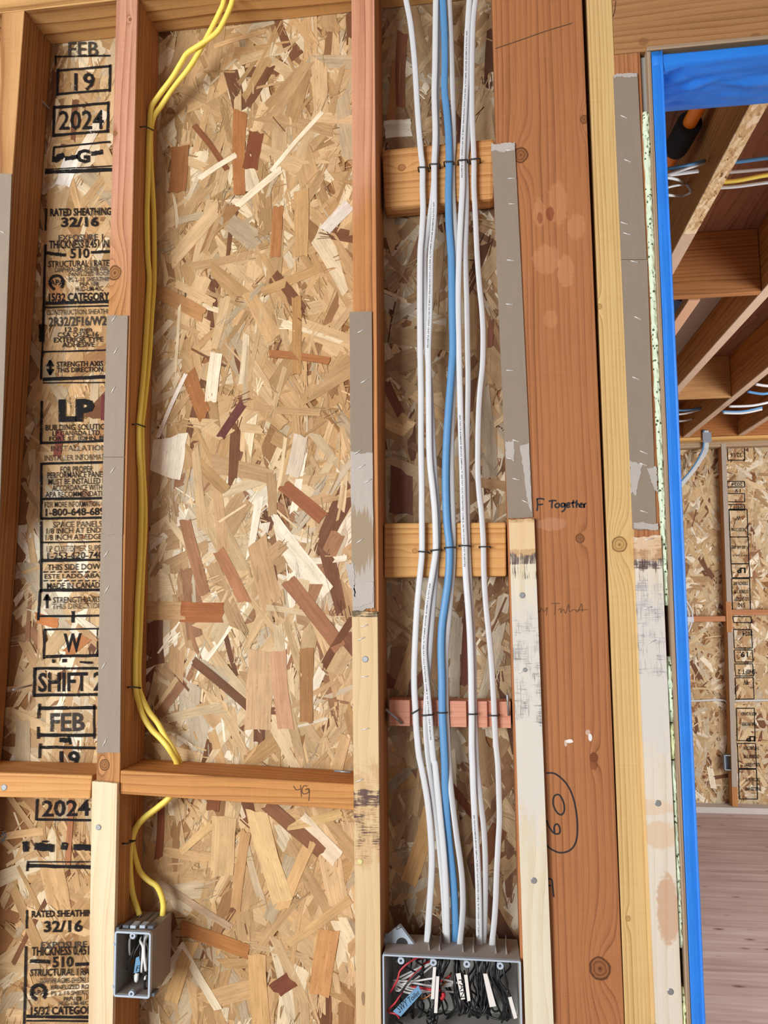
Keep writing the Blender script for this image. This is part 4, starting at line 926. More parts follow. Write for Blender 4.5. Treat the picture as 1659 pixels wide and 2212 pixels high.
# the part of the box behind the strip is set off the stud by its own width
shell('box_body', bw-.002, bh-.002, .078, .0022, M_BOX, .002, sb).location = (0, .004, 0)
rimmesh('box_rim', bw, bh, .0028, .007, M_RIM, sb)
boss(0, bh/2-.0055, sb); boss(0, -bh/2+.0055, sb)
for (x0, x1) in ((-.022, -.012), (-.010, -.001), (.004, .013), (.017, .026)):
    bar('clamp_tab', x0, x1, .012+.002*(x0 > 0), .03, bh/2-.0005, bh/2+.004, M_RIM if x0 in (-.010, .004) else M_DARKP, sb)
bar('cable_slot', -.002, .001, .03, .076, bh/2-.0012, bh/2+.0003, M_DARKP, sb); bar('cable_slot', .008, .011, .03, .076, bh/2-.0012, bh/2+.0003, M_DARKP, sb)
bar('nail_boss', -bw/2-.003, -bw/2+.004, .006, .02, bh/2-.004, bh/2+.003, M_DARKP, sb); bar('nail_boss', bw/2-.001, bw/2+.006, .004, .02, -bh/2+.001, -bh/2+.006, M_DARKP, sb)
for z in (.3, -.35): bar('side_lug', -bw/2-.0018, -bw/2+.001, -.001, .006, z*bh-.002, z*bh+.002, M_RIM, sb, .0003)
# four gang box
G0, G1 = P(826, 2063, YR), P(1125, 2075, YR)
gw = G1.x-G0.x; gh = .112
gc_ = Vector(((G0.x+G1.x)/2, YR, (G0.z+G1.z)/2-gh/2))
fb = empty('outlet_box', gc_); tag(fb, 'grey four gang switch box packed with black wires', 'outlet box')
shell('box_body', gw-.001, gh-.001, .076, .0024, M_BOXL, .004, fb).location = (0, .002, 0)
rimmesh('box_rim', gw, gh, .0022, .006, M_RIM, fb, .002)
for px in (866, 936, 1008, 1080):
    x = P(px, 2068, YR).x-gc_.x
    boss(x, gh/2-.0075, fb, r=.0048); boss(x, -gh/2+.0075, fb, r=.0048)
for px in (940, 1012, 1082):
    x = P(px, 2040, .03).x-gc_.x
    for dx in (-.0075, .0075):
        v = [(x+dx-.0016, .022, gh/2-.001), (x+dx+.0016, .022, gh/2-.001), (x+dx, .022, gh/2+.010), (x+dx-.0016, .07, gh/2-.001), (x+dx+.0016, .07, gh/2-.001), (x+dx, .06, gh/2+.012)]
        link('knockout_fin', pymesh('knockout_fin', v, [(0, 1, 2), (3, 5, 4), (0, 2, 5, 3), (1, 4, 5, 2), (0, 3, 4, 1)]), M_BOX, fb)
# bent mounting flap at the upper left of the big box
fl = [P(x, y, .030)-gc_ for x, y in ((829, 2024), (862, 1997), (897, 2044), (866, 2050), (832, 2052))]
bm = bmesh.new(); a = [bm.verts.new(p) for p in fl]; b = [bm.verts.new(p+Vector((.002, .004, 0))) for p in fl]
bm.faces.new(a); bm.faces.new(list(reversed(b)))
for i in range(5): bm.faces.new([a[i], b[i], b[(i+1) % 5], a[(i+1) % 5]])
bmesh.ops.recalc_face_normals(bm, faces=bm.faces); me = bpy.data.meshes.new('mounting_flap'); bm.to_mesh(me); bm.free(); flap = link('mounting_flap', me, M_RIM, fb)
p = P(868, 2039, .029)-gc_; n = 14
link('dark_hole_disc', pymesh('dark_hole_disc', [p+Vector((.0085*math.cos(2*math.pi*k/n), 0, .0085*math.sin(2*math.pi*k/n))) for k in range(n)]+[p+Vector((.0085*math.cos(2*math.pi*k/n), .002, .0085*math.sin(2*math.pi*k/n))) for k in range(n)], [tuple(range(n))]+[(k, (k+1) % n, n+(k+1) % n, n+k) for k in range(n)]), M_CLIP, flap)  # dark disc painting the shade of a hole; the flap itself is solid
for (x0, y0, x1, y1) in ((830, 2022, 836, 2018), (856, 2006, 866, 2000)):
    tube('flap_nail', [P(x0, y0, .027)-gc_, P(x1, y1, .027)-gc_], .0022, .0022, M_NAIL, None, 1, 8).__class__
for o in [q for q in COL.objects if q.name.startswith('flap_nail')]: o.parent = flap

# wires: bared ends of the cables, parts of their cable
rw = random.Random(11)
def wire(key, mat, pts, r=.0014, name='wire', Y0=.02):
    pp = [P(x+(rw.uniform(-7, 7) if 0 < i else 0), y+(rw.uniform(-7, 7) if 0 < i else 0), Y+(rw.uniform(-.003, .003) if i else 0)) for i, (x, y, Y) in enumerate(pts)]
    o, _ = tube(name, pp, r, r, mat, None, 5, 7, FIX[key]); return o
def tagflag(parent_wire, corners, mat, text, tcorn, name='tape_tag'):
    v = [P(*c) for c in corners]; n = [p+Vector((0, .0012, 0)) for p in v]
    me = pymesh(name, v+n, [(0, 1, 2, 3), (7, 6, 5, 4), (0, 4, 5, 1), (1, 5, 6, 2), (2, 6, 7, 3), (3, 7, 4, 0)])
    o = rebase(link(name, me, mat)); adopt(o, parent_wire)
    if text:
        vs, fs = glyphs(text, .0); TL, TR, BR, BL = [P(x, y, Y-.0004) for x, y, Y in tcorn]
        vv = [BL.lerp(BR, a).lerp(TL.lerp(TR, a), b) for a, b in vs]
        return o, vv, fs
    return o, None, None
def ink_on_tag(o, vv, fs, owner):
    """lettering is joined into the tag's mesh as a second material (keeps three levels)"""
    me = o.data; base = Vector(o.location)+Vector(owner.location)+Vector(owner.parent.location)
    bm = bmesh.new(); bm.from_mesh(me)
    nv = [bm.verts.new(p-base) for p in vv]
    me.materials.append(M_MARK)
    for f in fs:
        try:
            q = bm.faces.new([nv[i] for i in f]); q.material_index = 1
        except ValueError: pass
    bm.to_mesh(me); bm.free()
def T(x, y): return (550+x/2.963, 1652+y/2.963)
def tw(lst): return [(*T(x, y+(62 if i == 0 and y < 1180 else 0)), Y) for i, (x, y, Y) in enumerate(lst)]
B_, R_, W_ = M_BLK, M_RED, M_WIRE
# the blue cable's wires at left: red and black loop with the blue tag
wire('BL', R_, tw([(1240, 1140, .03), (1100, 1230, .02), (1030, 1240, .008), (950, 1310, .004), (900, 1400, .004), (880, 1450, .006)]))
wire('BL', B_, tw([(1240, 1150, .03), (1060, 1230, .016), (1075, 1290, .004), (1040, 1350, .002), (960, 1450, .002), (890, 1530, .004), (900, 1620, .006), (940, 1660, .01)]))
w_r = wire('BL', R_, tw([(1240, 1160, .035), (1070, 1250, .016), (1060, 1310, .006), (1010, 1380, .005), (930, 1470, .004), (880, 1510, .004), (865, 1560, .004), (885, 1600, .004), (920, 1610, .004)]))
wire('BL', R_, tw([(1000, 1420, .02), (1080, 1435, .012), (1150, 1460, .006), (1205, 1458, .006)], ), .0018)
wire('BL', R_, tw([(1205, 1458, .006), (1222, 1478, .006), (1205, 1492, .006)]), .003)
wire('BL', R_, tw([(1170, 1400, .03), (1230, 1375, .022), (1265, 1360, .02)]))
o, vv, fs = tagflag(w_r, [(*T(1048, 1412), -.003), (*T(1070, 1462), -.003), (*T(935, 1612), -.003), (*T(885, 1580), -.003)], M_BTAG, "SWY Toilet", [(*T(905, 1545), -.003), (*T(1046, 1440), -.003), (*T(1056, 1468), -.003), (*T(928, 1592), -.003)])
ink_on_tag(o, vv, fs, w_r)
wire('W1', B_, tw([(1105, 1150, .03), (940, 1220, .012), (920, 1270, .004), (960, 1310, .01), (1080, 1360, .02), (1150, 1420, .02)]))
for k in range(5):
    wire('W2a', W_, tw([(1230, 1150, .04), (940, 1360+k*14, .03-.002*k), (900, 1385+k*10, .022), (1000, 1385+k*14, .018), (1150, 1380+k*14, .02), (1290, 1385+k*16, .026)]))
wire('W2a', M_COPPER, tw([(1260, 1330, .03), (1200, 1400, .02), (1090, 1470, .016), (1040, 1480, .02)]), .0012)
# white taped pair in the middle left
for k, (xa, xb, ya2) in enumerate(((1152, 1140, 1295), (1172, 1160, 1355))):
    w = wire('W2b' if k else 'W2a', B_, tw([(1200, 1150, .04), (1185, 1220, .015), (xa, ya2, .004), (xb, 1500+80*k, .003), (1130, 1580, .006), (1150, 1650, .01)]), .0016)
    tagflag(w, [(*T(xa-10, ya2), -.002), (*T(xa+10, ya2), -.002), (*T(xb+9, 1500+90*k), -.002), (*T(xb-12, 1500+88*k), -.002)], M_PAPER, None, None)
for k in range(4):
    wire('W2b', B_, tw([(1220, 1150, .035), (1205-8*k, 1230, .014), (1190-6*k, 1330, .01), (1160+8*k, 1480, .012), (1130+10*k, 1590, .008), (1100+22*k, 1640-12*k, .006), (1120+8*k, 1659, .01)]))
for k in range(5):
    wire('W3', B_, tw([(1300, 1150, .035), (1262+10*k, 1240, .014), (1280+10*k, 1340, .006), (1285+12*k, 1470, .004), (1300+10*k, 1560+4*k, .004), (1345+4*k, 1585-10*k, .006), (1345-6*k, 1480, .010), (1330, 1330, .016)]))
w = wire('W3', B_, tw([(1300, 1150, .035), (1290, 1250, .010), (1305, 1340, .002), (1330, 1500, .002), (1390, 1590, .004), (1440, 1580, .006), (1420, 1480, .008)]), .0016)
o, vv, fs = tagflag(w, [(*T(1288, 1338), -.003), (*T(1318, 1334), -.003), (*T(1347, 1500), -.003), (*T(1322, 1504), -.003)], M_PAPER, "FAN", [(*T(1340, 1372), -.003), (*T(1346, 1490), -.003), (*T(1318, 1494), -.003), (*T(1306, 1376), -.003)])
ink_on_tag(o, vv, fs, w)
w = wire('W4', B_, tw([(1440, 1150, .035), (1380, 1230, .012), (1350, 1340, .003), (1375, 1500, .003), (1430, 1580, .006), (1480, 1560, .012)]), .0016)
tagflag(w, [(*T(1340, 1345), -.002), (*T(1362, 1345), -.002), (*T(1382, 1510), -.002), (*T(1362, 1515), -.002)], M_PAPER, None, None)
for k in range(7):
    wire('W4' if k % 2 else 'W4b', B_, tw([(1445, 1150, .035), (1430+6*k, 1230, .014), (1415+8*k, 1350, .008), (1395+16*k, 1470, .006), (1390+16*k, 1570+6*(k % 3), .006), (1440+10*k, 1600-8*k, .008), (1450+6*k, 1480, .014), (1440, 1330, .02)]))
w = wire('W4b', B_, tw([(1455, 1150, .035), (1470, 1240, .010), (1475, 1340, .003), (1520, 1540, .003), (1560, 1590, .006)]), .0016)
tagflag(w, [(*T(1462, 1338), -.002), (*T(1488, 1338), -.002), (*T(1546, 1545), -.002), (*T(1505, 1552), -.002)], M_PAPER, None, None)
for k in range(7):
    wire('W6', B_, tw([(1520, 1150, .035), (1520+8*k, 1230, .014), (1500+16*k, 1360, .006), (1560+10*k, 1470, .004), (1600+6*k, 1570+6*k, .006), (1580+8*k, 1630, .010)]))
w = wire('W6', B_, tw([(1530, 1150, .035), (1590, 1270, .010), (1610, 1400, .002), (1640, 1520, .002), (1665, 1600, .004)]), .0016)
tagflag(w, [(*T(1622, 1490), -.002), (*T(1645, 1485), -.002), (*T(1682, 1620), -.002), (*T(1660, 1628), -.002)], M_PAPER, None, None)
for k in range(16):  # extra black wires added at the back to darken the box interior
    key = ('W1', 'W2b', 'W3', 'W4', 'W4b', 'W6')[k % 6]; x = 960+k*42; d = rw.uniform(.026, .05)
    wire(key, B_, tw([(x, 1150, .04), (x+rw.uniform(-40, 40), 1270, d), (x+rw.uniform(-60, 60), 1400, d-.006), (x+rw.uniform(-70, 70), 1520, d-.01), (x+rw.uniform(-60, 60), 1610, d-.006), (x+rw.uniform(-80, 80), 1560, d), (x+rw.uniform(-60, 60), 1430, d+.004)]))
# single box wires
def TB(x, y): return (x/2.963, 1652+y/2.963)
def tb(lst): return [(*TB(x, y), Y) for x, y, Y in lst]
wire('YA', W_, tb([(900, 960, .05), (880, 1110, .03), (845, 1125, .02), (822, 1170, .018), (825, 1200, .02)]), .0018)
wire('YA', B_, tb([(895, 960, .055), (900, 1090, .03), (850, 1190, .016), (828, 1290, .012)]))
wire('YA', B_, tb([(900, 965, .05), (910, 1100, .02), (860, 1210, .01), (845, 1250, .012), (890, 1240, .02), (915, 1200, .02)]))
wire('YA', M_COPPER, tb([(905, 965, .055), (885, 1120, .03), (850, 1230, .02), (838, 1290, .02)]), .0010)
w = wire('YA', B_, tb([(905, 970, .05), (915, 1100, .03), (900, 1220, .018), (870, 1310, .014)]))
o, vv, fs = tagflag(w, [(*TB(870, 1235), .012), (*TB(905, 1220), .012), (*TB(890, 1325), .012), (*TB(856, 1335), .012)], M_BTAG, "F", [(*TB(876, 1288), .012), (*TB(898, 1282), .012), (*TB(892, 1318), .012), (*TB(868, 1322), .012)])
ink_on_tag(o, vv, fs, w)
for k in range(4):
    wire('YB', B_ if k != 2 else W_, tb([(1035, 985, .05), (905+14*k, 1090, .025), (912+8*k, 1200, .008), (920+5*k, 1290, .006), (935+2*k, 1370+10*k, .006)]), .0018)
wire('YB', B_, tb([(1035, 985, .055), (945, 1100, .03), (915, 1200, .014), (900, 1320, .01), (915, 1400, .010), (940, 1430, .012)]), .0018)
for xx, y9 in ((925, 1345), (936, 1300)):
    wire('YB', W_, tb([(1030, 985, .05), (xx-8, 1095, .022), (xx-4, 1180, .004), (xx, y9, .004)]), .0022)
wire('YB', W_, tb([(870, 1345, .02), (880, 1360, .012), (898, 1338, .012)]), .0032)

# ---------------------------------------------------------------- doorway
door = empty('door_1', (P(1407, 125).x, 0, 0)); tag(door, kind='structure')
w_jamb = wood('grey_jamb_wood', C(176, 150, 126), C(146, 118, 96), .004, .6, .2, .003, 31.0)
def tape_mat():
    nt = NT('blue_masking_tape', 0.42, 0.4)
    tc = nt.n.new('ShaderNodeTexCoord').outputs['Object']
    n = nt.noise(tc, 18.0, 4.0, .6); v = nt.math('MULTIPLY_ADD', n, .3, .85)
    nt.bump(nt.noise(tc, 60.0, 3.0), .25, .002)
    return nt.color(nt.mix(1.0, C(40, 128, 226), nt.comb(v, v, v), 'MULTIPLY'))
M_TAPE = tape_mat()
JB = .115
jl = edge((1398.5, 125), (1484.5, 2212), -.012); jm = edge((1407, 125), (1494, 2212), -.012); jr = edge((1437, 232), (1515, 2000), -.012)
zj1 = HZ-.009
prism('side_jamb', [(jl(zj1), zj1), (jm(zj1)-.0004, zj1), (jm(0)-.0004, 0), (jl(0), 0)], -.012, JB, w_jamb, 'z', .0008, door)
hj = quad((1398, 124), (1659, 99), (1659, 104), (1407, 131), Y=-.012)
xe = 1.45
prism('head_jamb', [(jl(zj1)-.000, HZ-.001), (xe, HZ-.001), (xe, zj1+.0012), (jl(zj1)-.000, zj1+.0012)], -.012, JB, w_jamb, 'x', .0008, door)
def cloth(name, f, nu, nv, parent, th=.0008, mat=M_TAPE):
    v, fc = [], []
    for i in range(nu+1):
        for j in range(nv+1): v.append(f(i/nu, j/nv))
    for i in range(nu):
        for j in range(nv): a = i*(nv+1)+j; fc.append((a, a+1, a+nv+2, a+nv+1))
    me = pymesh(name, v, fc, True); o = rebase(link(name, me, mat)); adopt(o, parent)
    md = o.modifiers.new('thick', 'SOLIDIFY'); md.thickness = th; md.offset = 1
    return o
def nz(x, y, s, k=0): return mnoise.noise(Vector((x*s, y*s, k)))
# side tape: front band, a raised fold, then back along the inner face
def side_tape(u, v):
    z = (zj1-.002)*(1-u); x0, x1 = jm(z), jr(z)
    if z < .9: x1 += (0.9-z)*.004
    wob = nz(z, 0, 3, 2)*.0014
    if v < .55: q = v/.55; return Vector((x0+(x1-x0)*.84*q, -.0128-.0006*math.sin(q*math.pi)+nz(z, q, 9)*.0005, z))
    if v < .7: q = (v-.55)/.15; return Vector((x0+(x1-x0)*(.84+.16*q)+wob*q, -.0128-.004*math.sin(q*math.pi)+.002*q, z))
    q = (v-.7)/.3; return Vector((x1+wob*(1-q)+nz(z, q, 14, 5)*.0012, -.0108+q*(JB+.010), z))
cloth('painters_tape', side_tape, 160, 20, door)
hz0, hz1 = P(1500, 113, -.012).z, P(1500, 131, -.012).z
def head_tape(u, v):
    x = jm(zj1)+.001+u*(xe-jm(zj1)-.001)
    k = math.exp(-(u/.05)**2)
    if v < .25: q = v/.25; return Vector((x, -.0128-.0005*math.sin(q*math.pi), hz0+(hz1-hz0)*q-.001*q+nz(x, q, 20, 1)*.0006))
    q = (v-.25)/.75
    cr = .016*math.sin(q*math.pi)*(abs(nz(x*.35+q*.10, q*.35, 11, 3))+.8*abs(nz(x*.6-q*.16, q*.5, 20, 7))+.4*abs(nz(x, q, 30, 8)))+.014*k*abs(math.sin(q*9+x*40))*(1-q)
    return Vector((x, -.0128+q*(JB+.012), hz1-.001-abs(cr)*.8+nz(x, q, 5, 9)*.002*q))
cloth('painters_tape', head_tape, 120, 34, door)

# green spray foam
def foam_mat(name, base, hole):
    nt = NT(name, .8, .2)
    tc = nt.n.new('ShaderNodeTexCoord').outputs['Object']
    vr = nt.vor(tc, 150.0); nn = nt.noise(tc, 40.0, 3.0)
    h = nt.math('MULTIPLY', nt.math('SUBTRACT', nt.math('ADD', nt.math('MULTIPLY', nn, .56), .03), vr), 9.0, clamp=True)
    h = nt.math('MULTIPLY', h, nt.math('GREATER_THAN', nn, .44))
    v = nt.math('MULTIPLY_ADD', nn, .3, .85)
    nt.bump(nt.noise(tc, 160.0, 3.0), .5, .002)
    return nt.color(nt.mix(h, nt.mix(1.0, base, nt.comb(v, v, v), 'MULTIPLY'), hole))  # dark pits are shade put into the colour, not hollows in the mesh
M_FOAM = foam_mat('green_spray_foam', C(214, 230, 202), C(74, 84, 60)); M_FOAMY = foam_mat('yellow_spray_foam', C(226, 236, 186), C(120, 120, 80))
fl_, fr_ = edge((1384, 117), (1475.5, 2212), 0.0), edge((1398, 125), (1484, 2212), 0.0)
def foam(y0, y1, mat, label, seed, x0k=.25):
    z1, z0 = P(1420, y0, 0).z, P(1450, y1, 0).z
    n = max(10, int((z1-z0)/.003)); v, fc = [], []; k = 10; r = random.Random(seed)
    for i in range(n+1):
        z = z1+(z0-z1)*i/n; a, b = fl_(z), fr_(z)
        end = min(1, i/3, (n-i)/3) if True else 1
        w = (b-a)*.62*(.75+.25*end); c = (a+b)/2+(b-a)*.0
        w *= 1+.25*mnoise.noise(Vector((z*45, seed, 8)))
        bul = .0060+.006*mnoise.noise(Vector((z*16, seed, 0)))+.003*mnoise.noise(Vector((z*60, seed, 3)))
        bul = max(.002, bul)*(.4+.6*end)
        for j in range(k+1):
            q = math.pi*j/k
            jit = 1+.55*mnoise.noise(Vector((z*130, j*.9, seed)))+.25*mnoise.noise(Vector((z*320, j*1.7, seed+4)))
            v.append((c-.0012-w*math.cos(q)*1.0, .002-bul*1.25*math.sin(q)*jit, z))
        v.append((b-.0003, .05, z)); v.append((a+.0003, .05, z))
    m = k+3
    for i in range(n):
        for j in range(m): fc.append((i*m+j, i*m+(j+1) % m, (i+1)*m+(j+1) % m, (i+1)*m+j))
    fc.append(tuple(range(m))); fc.append(tuple(reversed([n*m+j for j in range(m)])))
    o = rebase(link('foam_bead', pymesh('foam_bead', v, fc, True), mat)); return tag(o, label, 'spray foam')
foam(240, 1308, M_FOAM, 'long upper bead of pitted green foam beside blue tape', 1)
foam(1418, 1560, M_FOAM, 'short lumpy green foam bead just below the gap', 2)
foam(1562, 1640, M_FOAMY, 'smooth yellowish foam bead midway down the door jamb', 4)
foam(1642, 2046, M_FOAM, 'lower green foam bead beside the plywood strip', 3)
foam(2128, 2240, M_FOAMY, 'yellow foam bead at the bottom right of plywood strip', 5)
sh = prism('shim', [(fl_(HZ-.02)+.0006, HZ-.006), (fr_(HZ-.02)-.0006, HZ-.006), (fr_(HZ-.12)-.0012, HZ-.12), (fl_(HZ-.12)+.0008, HZ-.12)], .006, SH, plain('grey_shim_plastic', C(150, 148, 142), .7), 'z', 0)
tag(sh, 'grey shim in the gap beside the door head', 'shim')

# ---------------------------------------------------------------- floors, ceiling, far room
def floor_mat():
    nt = NT('subfloor_plywood', .6, .35)
    p = nt.sep(nt.n.new('ShaderNodeTexCoord').outputs['Object'])
    g = nt.noise(nt.comb(nt.math('MULTIPLY', p[0], 1.2), nt.math('MULTIPLY', p[1], 22.0), 0.0), 1.0, 4.0, .6, .6)
    bl = nt.noise(nt.comb(nt.math('MULTIPLY', p[0], 2.0), nt.math('MULTIPLY', p[1], 3.0), 2.0), 1.0, 3.0)
    v = nt.vor(nt.comb(nt.math('MULTIPLY', p[0], 4.0), nt.math('MULTIPLY', p[1], 9.0), 0.0), 1.3)
    k = nt.math('MULTIPLY', nt.math('SUBTRACT', .17, v), 8.0, clamp=True)
    c = nt.ramp(nt.math('ADD', nt.math('MULTIPLY', g, .8), nt.math('MULTIPLY', bl, .3)), [(.25, C(136, 112, 110)), (.5, C(182, 158, 152)), (.75, C(208, 190, 184))])
    return nt.color(nt.mix(k, c, C(110, 82, 78)))
M_FLOOR = floor_mat()
fl2 = box('floor', -3.0, 4.0, -4.0, 5.2, -.03, 0.0, M_FLOOR, 'y', 0); tag(fl2, kind='structure')
CJ = CAMZ+1.1; CT = CJ+.245
w_sub = wood('subfloor_underside', C(160, 112, 88), C(112, 74, 54), .03, 2.0, CJ+.1, .05, 41.0, contrast=.8)
cl = box('ceiling', -3.0, 4.0, -4.0, 5.2, CT, CT+.02, w_sub, 'y', 0); tag(cl, kind='structure')
FY = 4.86; FS = FY+.089
wb = box('wall_back', .6, 4.0, FS+.003, FS+.014, 0.0, CJ, M_PANEL, 'z', 0); tag(wb, kind='structure')
S2 = Strands(); r2 = random.Random(77)
fill(S2, r2, .9, 2.6, .02, CJ-.02, 7500, PALW, FS+.003, .003, 1.25)
S2.build('strand_surface', M_STRAND, wb, 'stuff')
YI2 = FS-.0015
def stamp2(text, x0, y0, x1, y1, mat=None, bold=.02):
    flat_text(text, [P(x1, y1, YI2), P(x0, y1, YI2), P(x0, y0, YI2), P(x1, y0, YI2)], mat or M_INK, wb, bold)   # the panel hangs upside down
k2 = Ink()
def b2(x0, y0, x1, y1, w): k2.bar(x0, y0, x1, y1, w*4.6, YI2, 3)
for y0, y1 in ((958, 994), (1040, 1052), (1066, 1084), (1090, 1102)):
    b2(1570, y0, 1608, y0, 2); b2(1572, y1, 1609, y1, 2); b2(1571, y0, 1572, y1, 2); b2(1608, y0, 1609, y1, 2)
for y0, y1 in ((1100, 1160), (1160, 1218), (1218, 1248), (1250, 1318), (1332, 1345), (1360, 1400), (1404, 1430), (1434, 1460), (1464, 1510), (1530, 1600), (1606, 1660), (1662, 1726)):
    s = (y0-1100)*.036
    b2(1575+s, y0, 1614+s, y0, 2); b2(1577+s, y1, 1616+s, y1, 2); b2(1575+s, y0, 1577+s, y1, 2); b2(1614+s, y0, 1616+s, y1, 2)
k2.build('printed_frame', M_INK, wb)
for a in [("RATED", 1574, 962, 1604, 968, M_INKF), ("32/16", 1578, 978, 1602, 988), ("2024", 1580, 1042, 1604, 1050, M_INKF), ("19", 1588, 1056, 1600, 1064), ("SHIFT 2", 1577, 1092, 1606, 1101), ("W", 1590, 1114, 1600, 1124),
   ("THIS SIDE DOWN", 1580, 1140, 1612, 1148), ("1-800-648-6893", 1580, 1178, 1614, 1186), ("FORT ST. JOHN, BC", 1582, 1196, 1614, 1202), ("LP", 1592, 1226, 1611, 1238, None, .05), ("STRENGTH AXIS", 1584, 1256, 1616, 1264), ("EXTERIOR TYPE", 1586, 1274, 1616, 1282), ("15/32 CATEGORY", 1586, 1290, 1618, 1298), ("510", 1594, 1302, 1610, 1312),
   ("2024", 1604, 1364, 1626, 1374), ("19", 1600, 1408, 1616, 1420), ("SHIFT 2", 1594, 1446, 1632, 1457), ("W", 1606, 1468, 1617, 1480), ("MADE IN CANADA", 1600, 1538, 1634, 1546), ("FOR PROPER", 1602, 1560, 1634, 1568), ("LP", 1612, 1590, 1632, 1602, None, .05), ("THIS DIRECTION", 1606, 1612, 1640, 1620), ("EXTERIOR TYPE", 1606, 1630, 1640, 1638), ("15/32 CATEGORY", 1608, 1648, 1642, 1656), ("STRUCTURAL I RATED", 1610, 1680, 1642, 1688), ("PANELIZED ROOF", 1610, 1700, 1642, 1708)]:
    stamp2(*a)
w_far = wood('far_fir', C(190, 132, 84), C(154, 98, 58), .008, .8, 5.2, .006, 42.0)
w_farr = wood('far_fir_red', C(192, 130, 92), C(156, 98, 66), .008, .8, 5.2, .006, 43.0)
CBF = cardboard('far_cardboard', C(176, 164, 150))
M_SILL = plain('pale_sill', C(196, 190, 184), .8, var=.12, nscale=6)
fs1 = upright('wall_stud', [(1557, 956), (1581, 1700)], [(1568, 956), (1593, 1700)], .042, CJ-.06, FY, FS-.002, w_far); tag(fs1, 'far room stud between cable loops and upside down print', 'stud')
fsx = edge((1557, 956), (1581, 1700), FY); fsr = edge((1568, 956), (1593, 1700), FY)
def fx(px, py): return P(px, py, FY)
o = strip_thing('cardboard_strip', [(1558, 958), (1568, 958), (1580.5, 1300), (1570, 1300)], CBF, 'narrow grey strip on the far room stud, upper piece', 'cardboard strip', Y0=FY, th=.006)
o = strip_thing('cardboard_strip', [(1572, 1366), (1583, 1366), (1592.5, 1700), (1581.5, 1700)], CBF, 'narrow grey strip on the far room stud, lower piece', 'cardboard strip', Y0=FY, th=.006)
z = fx(1520, 1337).z; b = box('wood_block', .95, fsx(z)-.001, FY+.01, FS-.002, z-.019, z+.019, w_farr, 'x'); tag(b, 'far room orange block left of the far stud', 'block')
z = fx(1620, 1323).z; b = box('wood_block', fsr(z)+.001, 3.0, FY+.01, FS-.002, z-.019, z+.019, w_farr, 'x'); tag(b, 'far room orange block right of the far stud', 'block')
bp = box('sill_plate', .7, 4.0, FY-.03, FS, 0.0005, .0415, M_SILL, 'x'); tag(bp, 'pale sill board at the foot of the far wall', 'plate')
tp = box('top_plate', .7, 4.0, FY, FS, CJ-.0595, CJ-.0005, wood('far_plate_grey', C(176, 150, 124), C(146, 118, 92), .01, 2.5, 5.0, .01, 44.0), 'x'); tag(tp, 'grey brown plate along the top of the far wall', 'plate')
tp2 = box('top_plate', .7, 4.0, FY-.10, FY-.001, CJ-.022, CJ-.001, wood('far_ledger', C(220, 172, 108), C(190, 138, 80), .01, 2.5, 5.0, .01, 45.0), 'x'); tag(tp2, 'yellow ledger board under the far ends of joists', 'plate')

w_j = wood('joist_fir', C(178, 122, 68), C(132, 84, 42), .012, .3, CJ+.5, .012, 46.0)
w_jo = wood('joist_lvl', C(206, 162, 108), C(166, 118, 72), .01, .3, CJ-.3, .010, 47.0)
M_FLG = plain('pale_flange', C(206, 178, 152), .8, var=.12, nscale=14)
def osb_edge():
    nt = NT('osb_flange', .8, .2)
    p = nt.sep(nt.n.new('ShaderNodeTexCoord').outputs['Object'])
    w = nt.noise(nt.comb(nt.math('MULTIPLY', p[0], 30.0), nt.math('MULTIPLY', p[1], 20.0), 0.0), 1.0, 2.0)
    c1 = nt.sep(nt.vor(nt.comb(nt.math('MULTIPLY_ADD', p[0], 85.0, nt.math('MULTIPLY', w, 3.0)), nt.math('MULTIPLY_ADD', p[1], 26.0, nt.math('MULTIPLY', p[0], 34.0)), 0.0), 1.0, 'F1', 1))
    c2 = nt.sep(nt.vor(nt.comb(nt.math('MULTIPLY_ADD', p[0], 150.0, nt.math('MULTIPLY', p[1], -60.0)), nt.math('MULTIPLY', p[1], 44.0), 4.0), 1.0, 'F1', 1))
    f = nt.math('ADD', nt.math('MULTIPLY', c1[0], .65), nt.math('MULTIPLY', c2[0], .4))
    return nt.color(nt.ramp(f, [(.06, C(112, 76, 46)), (.18, C(188, 150, 102)), (.5, C(218, 186, 138)), (.9, C(242, 220, 184))]))
M_OSBF = osb_edge()
def joist(x0, x1, y0, y1, flmat, label, web=None):
    e = empty('ceiling_joist', ((x0+x1)/2, (y0+y1)/2, CJ)); tag(e, label, 'joist', None)
    c = Vector(e.location)
    o = box('web', x0, x1, y0, y1, CJ+.006, CT-.001, web or w_j, 'y', .001); adopt(o, e)
    o = box('bottom_flange', x0, x1, y0, y1, CJ, CJ+.0055, flmat, 'y', 0); adopt(o, e)
    return e
joist(.602, .642, .02, 1.30, M_OSBF, 'ceiling joist with flaky pale underside nearest the doorway head')
joist(.602, .642, 1.302, 1.80, M_FLG, 'short plain joist end below the doorway head by tape')
joist(1.005, 1.045, 1.0, FY-.11, M_FLG, 'second ceiling joist with pinkish underside')
joist(1.368, 1.408, 1.6, FY-.11, M_FLG, 'third ceiling joist ending above the cable clip')
joist(1.746, 1.786, 1.6, FY-.11, M_FLG, 'farthest right ceiling joist')
joist(.757, .80, 1.90, FY-.11, plain('pink_flange', C(212, 166, 134), .8, var=.1, nscale=14), 'pinkish joist running behind the cross beam')
bmn = box('cross_beam', .36, 1.003, 1.842, 1.88, CJ, CJ+.244, wood('beam_red', C(176, 118, 72), C(130, 82, 46), .012, CJ-.2, 2.1, .012, 48.0), 'x'); tag(bmn, 'reddish cross beam between ceiling joists, nearest one', 'beam')
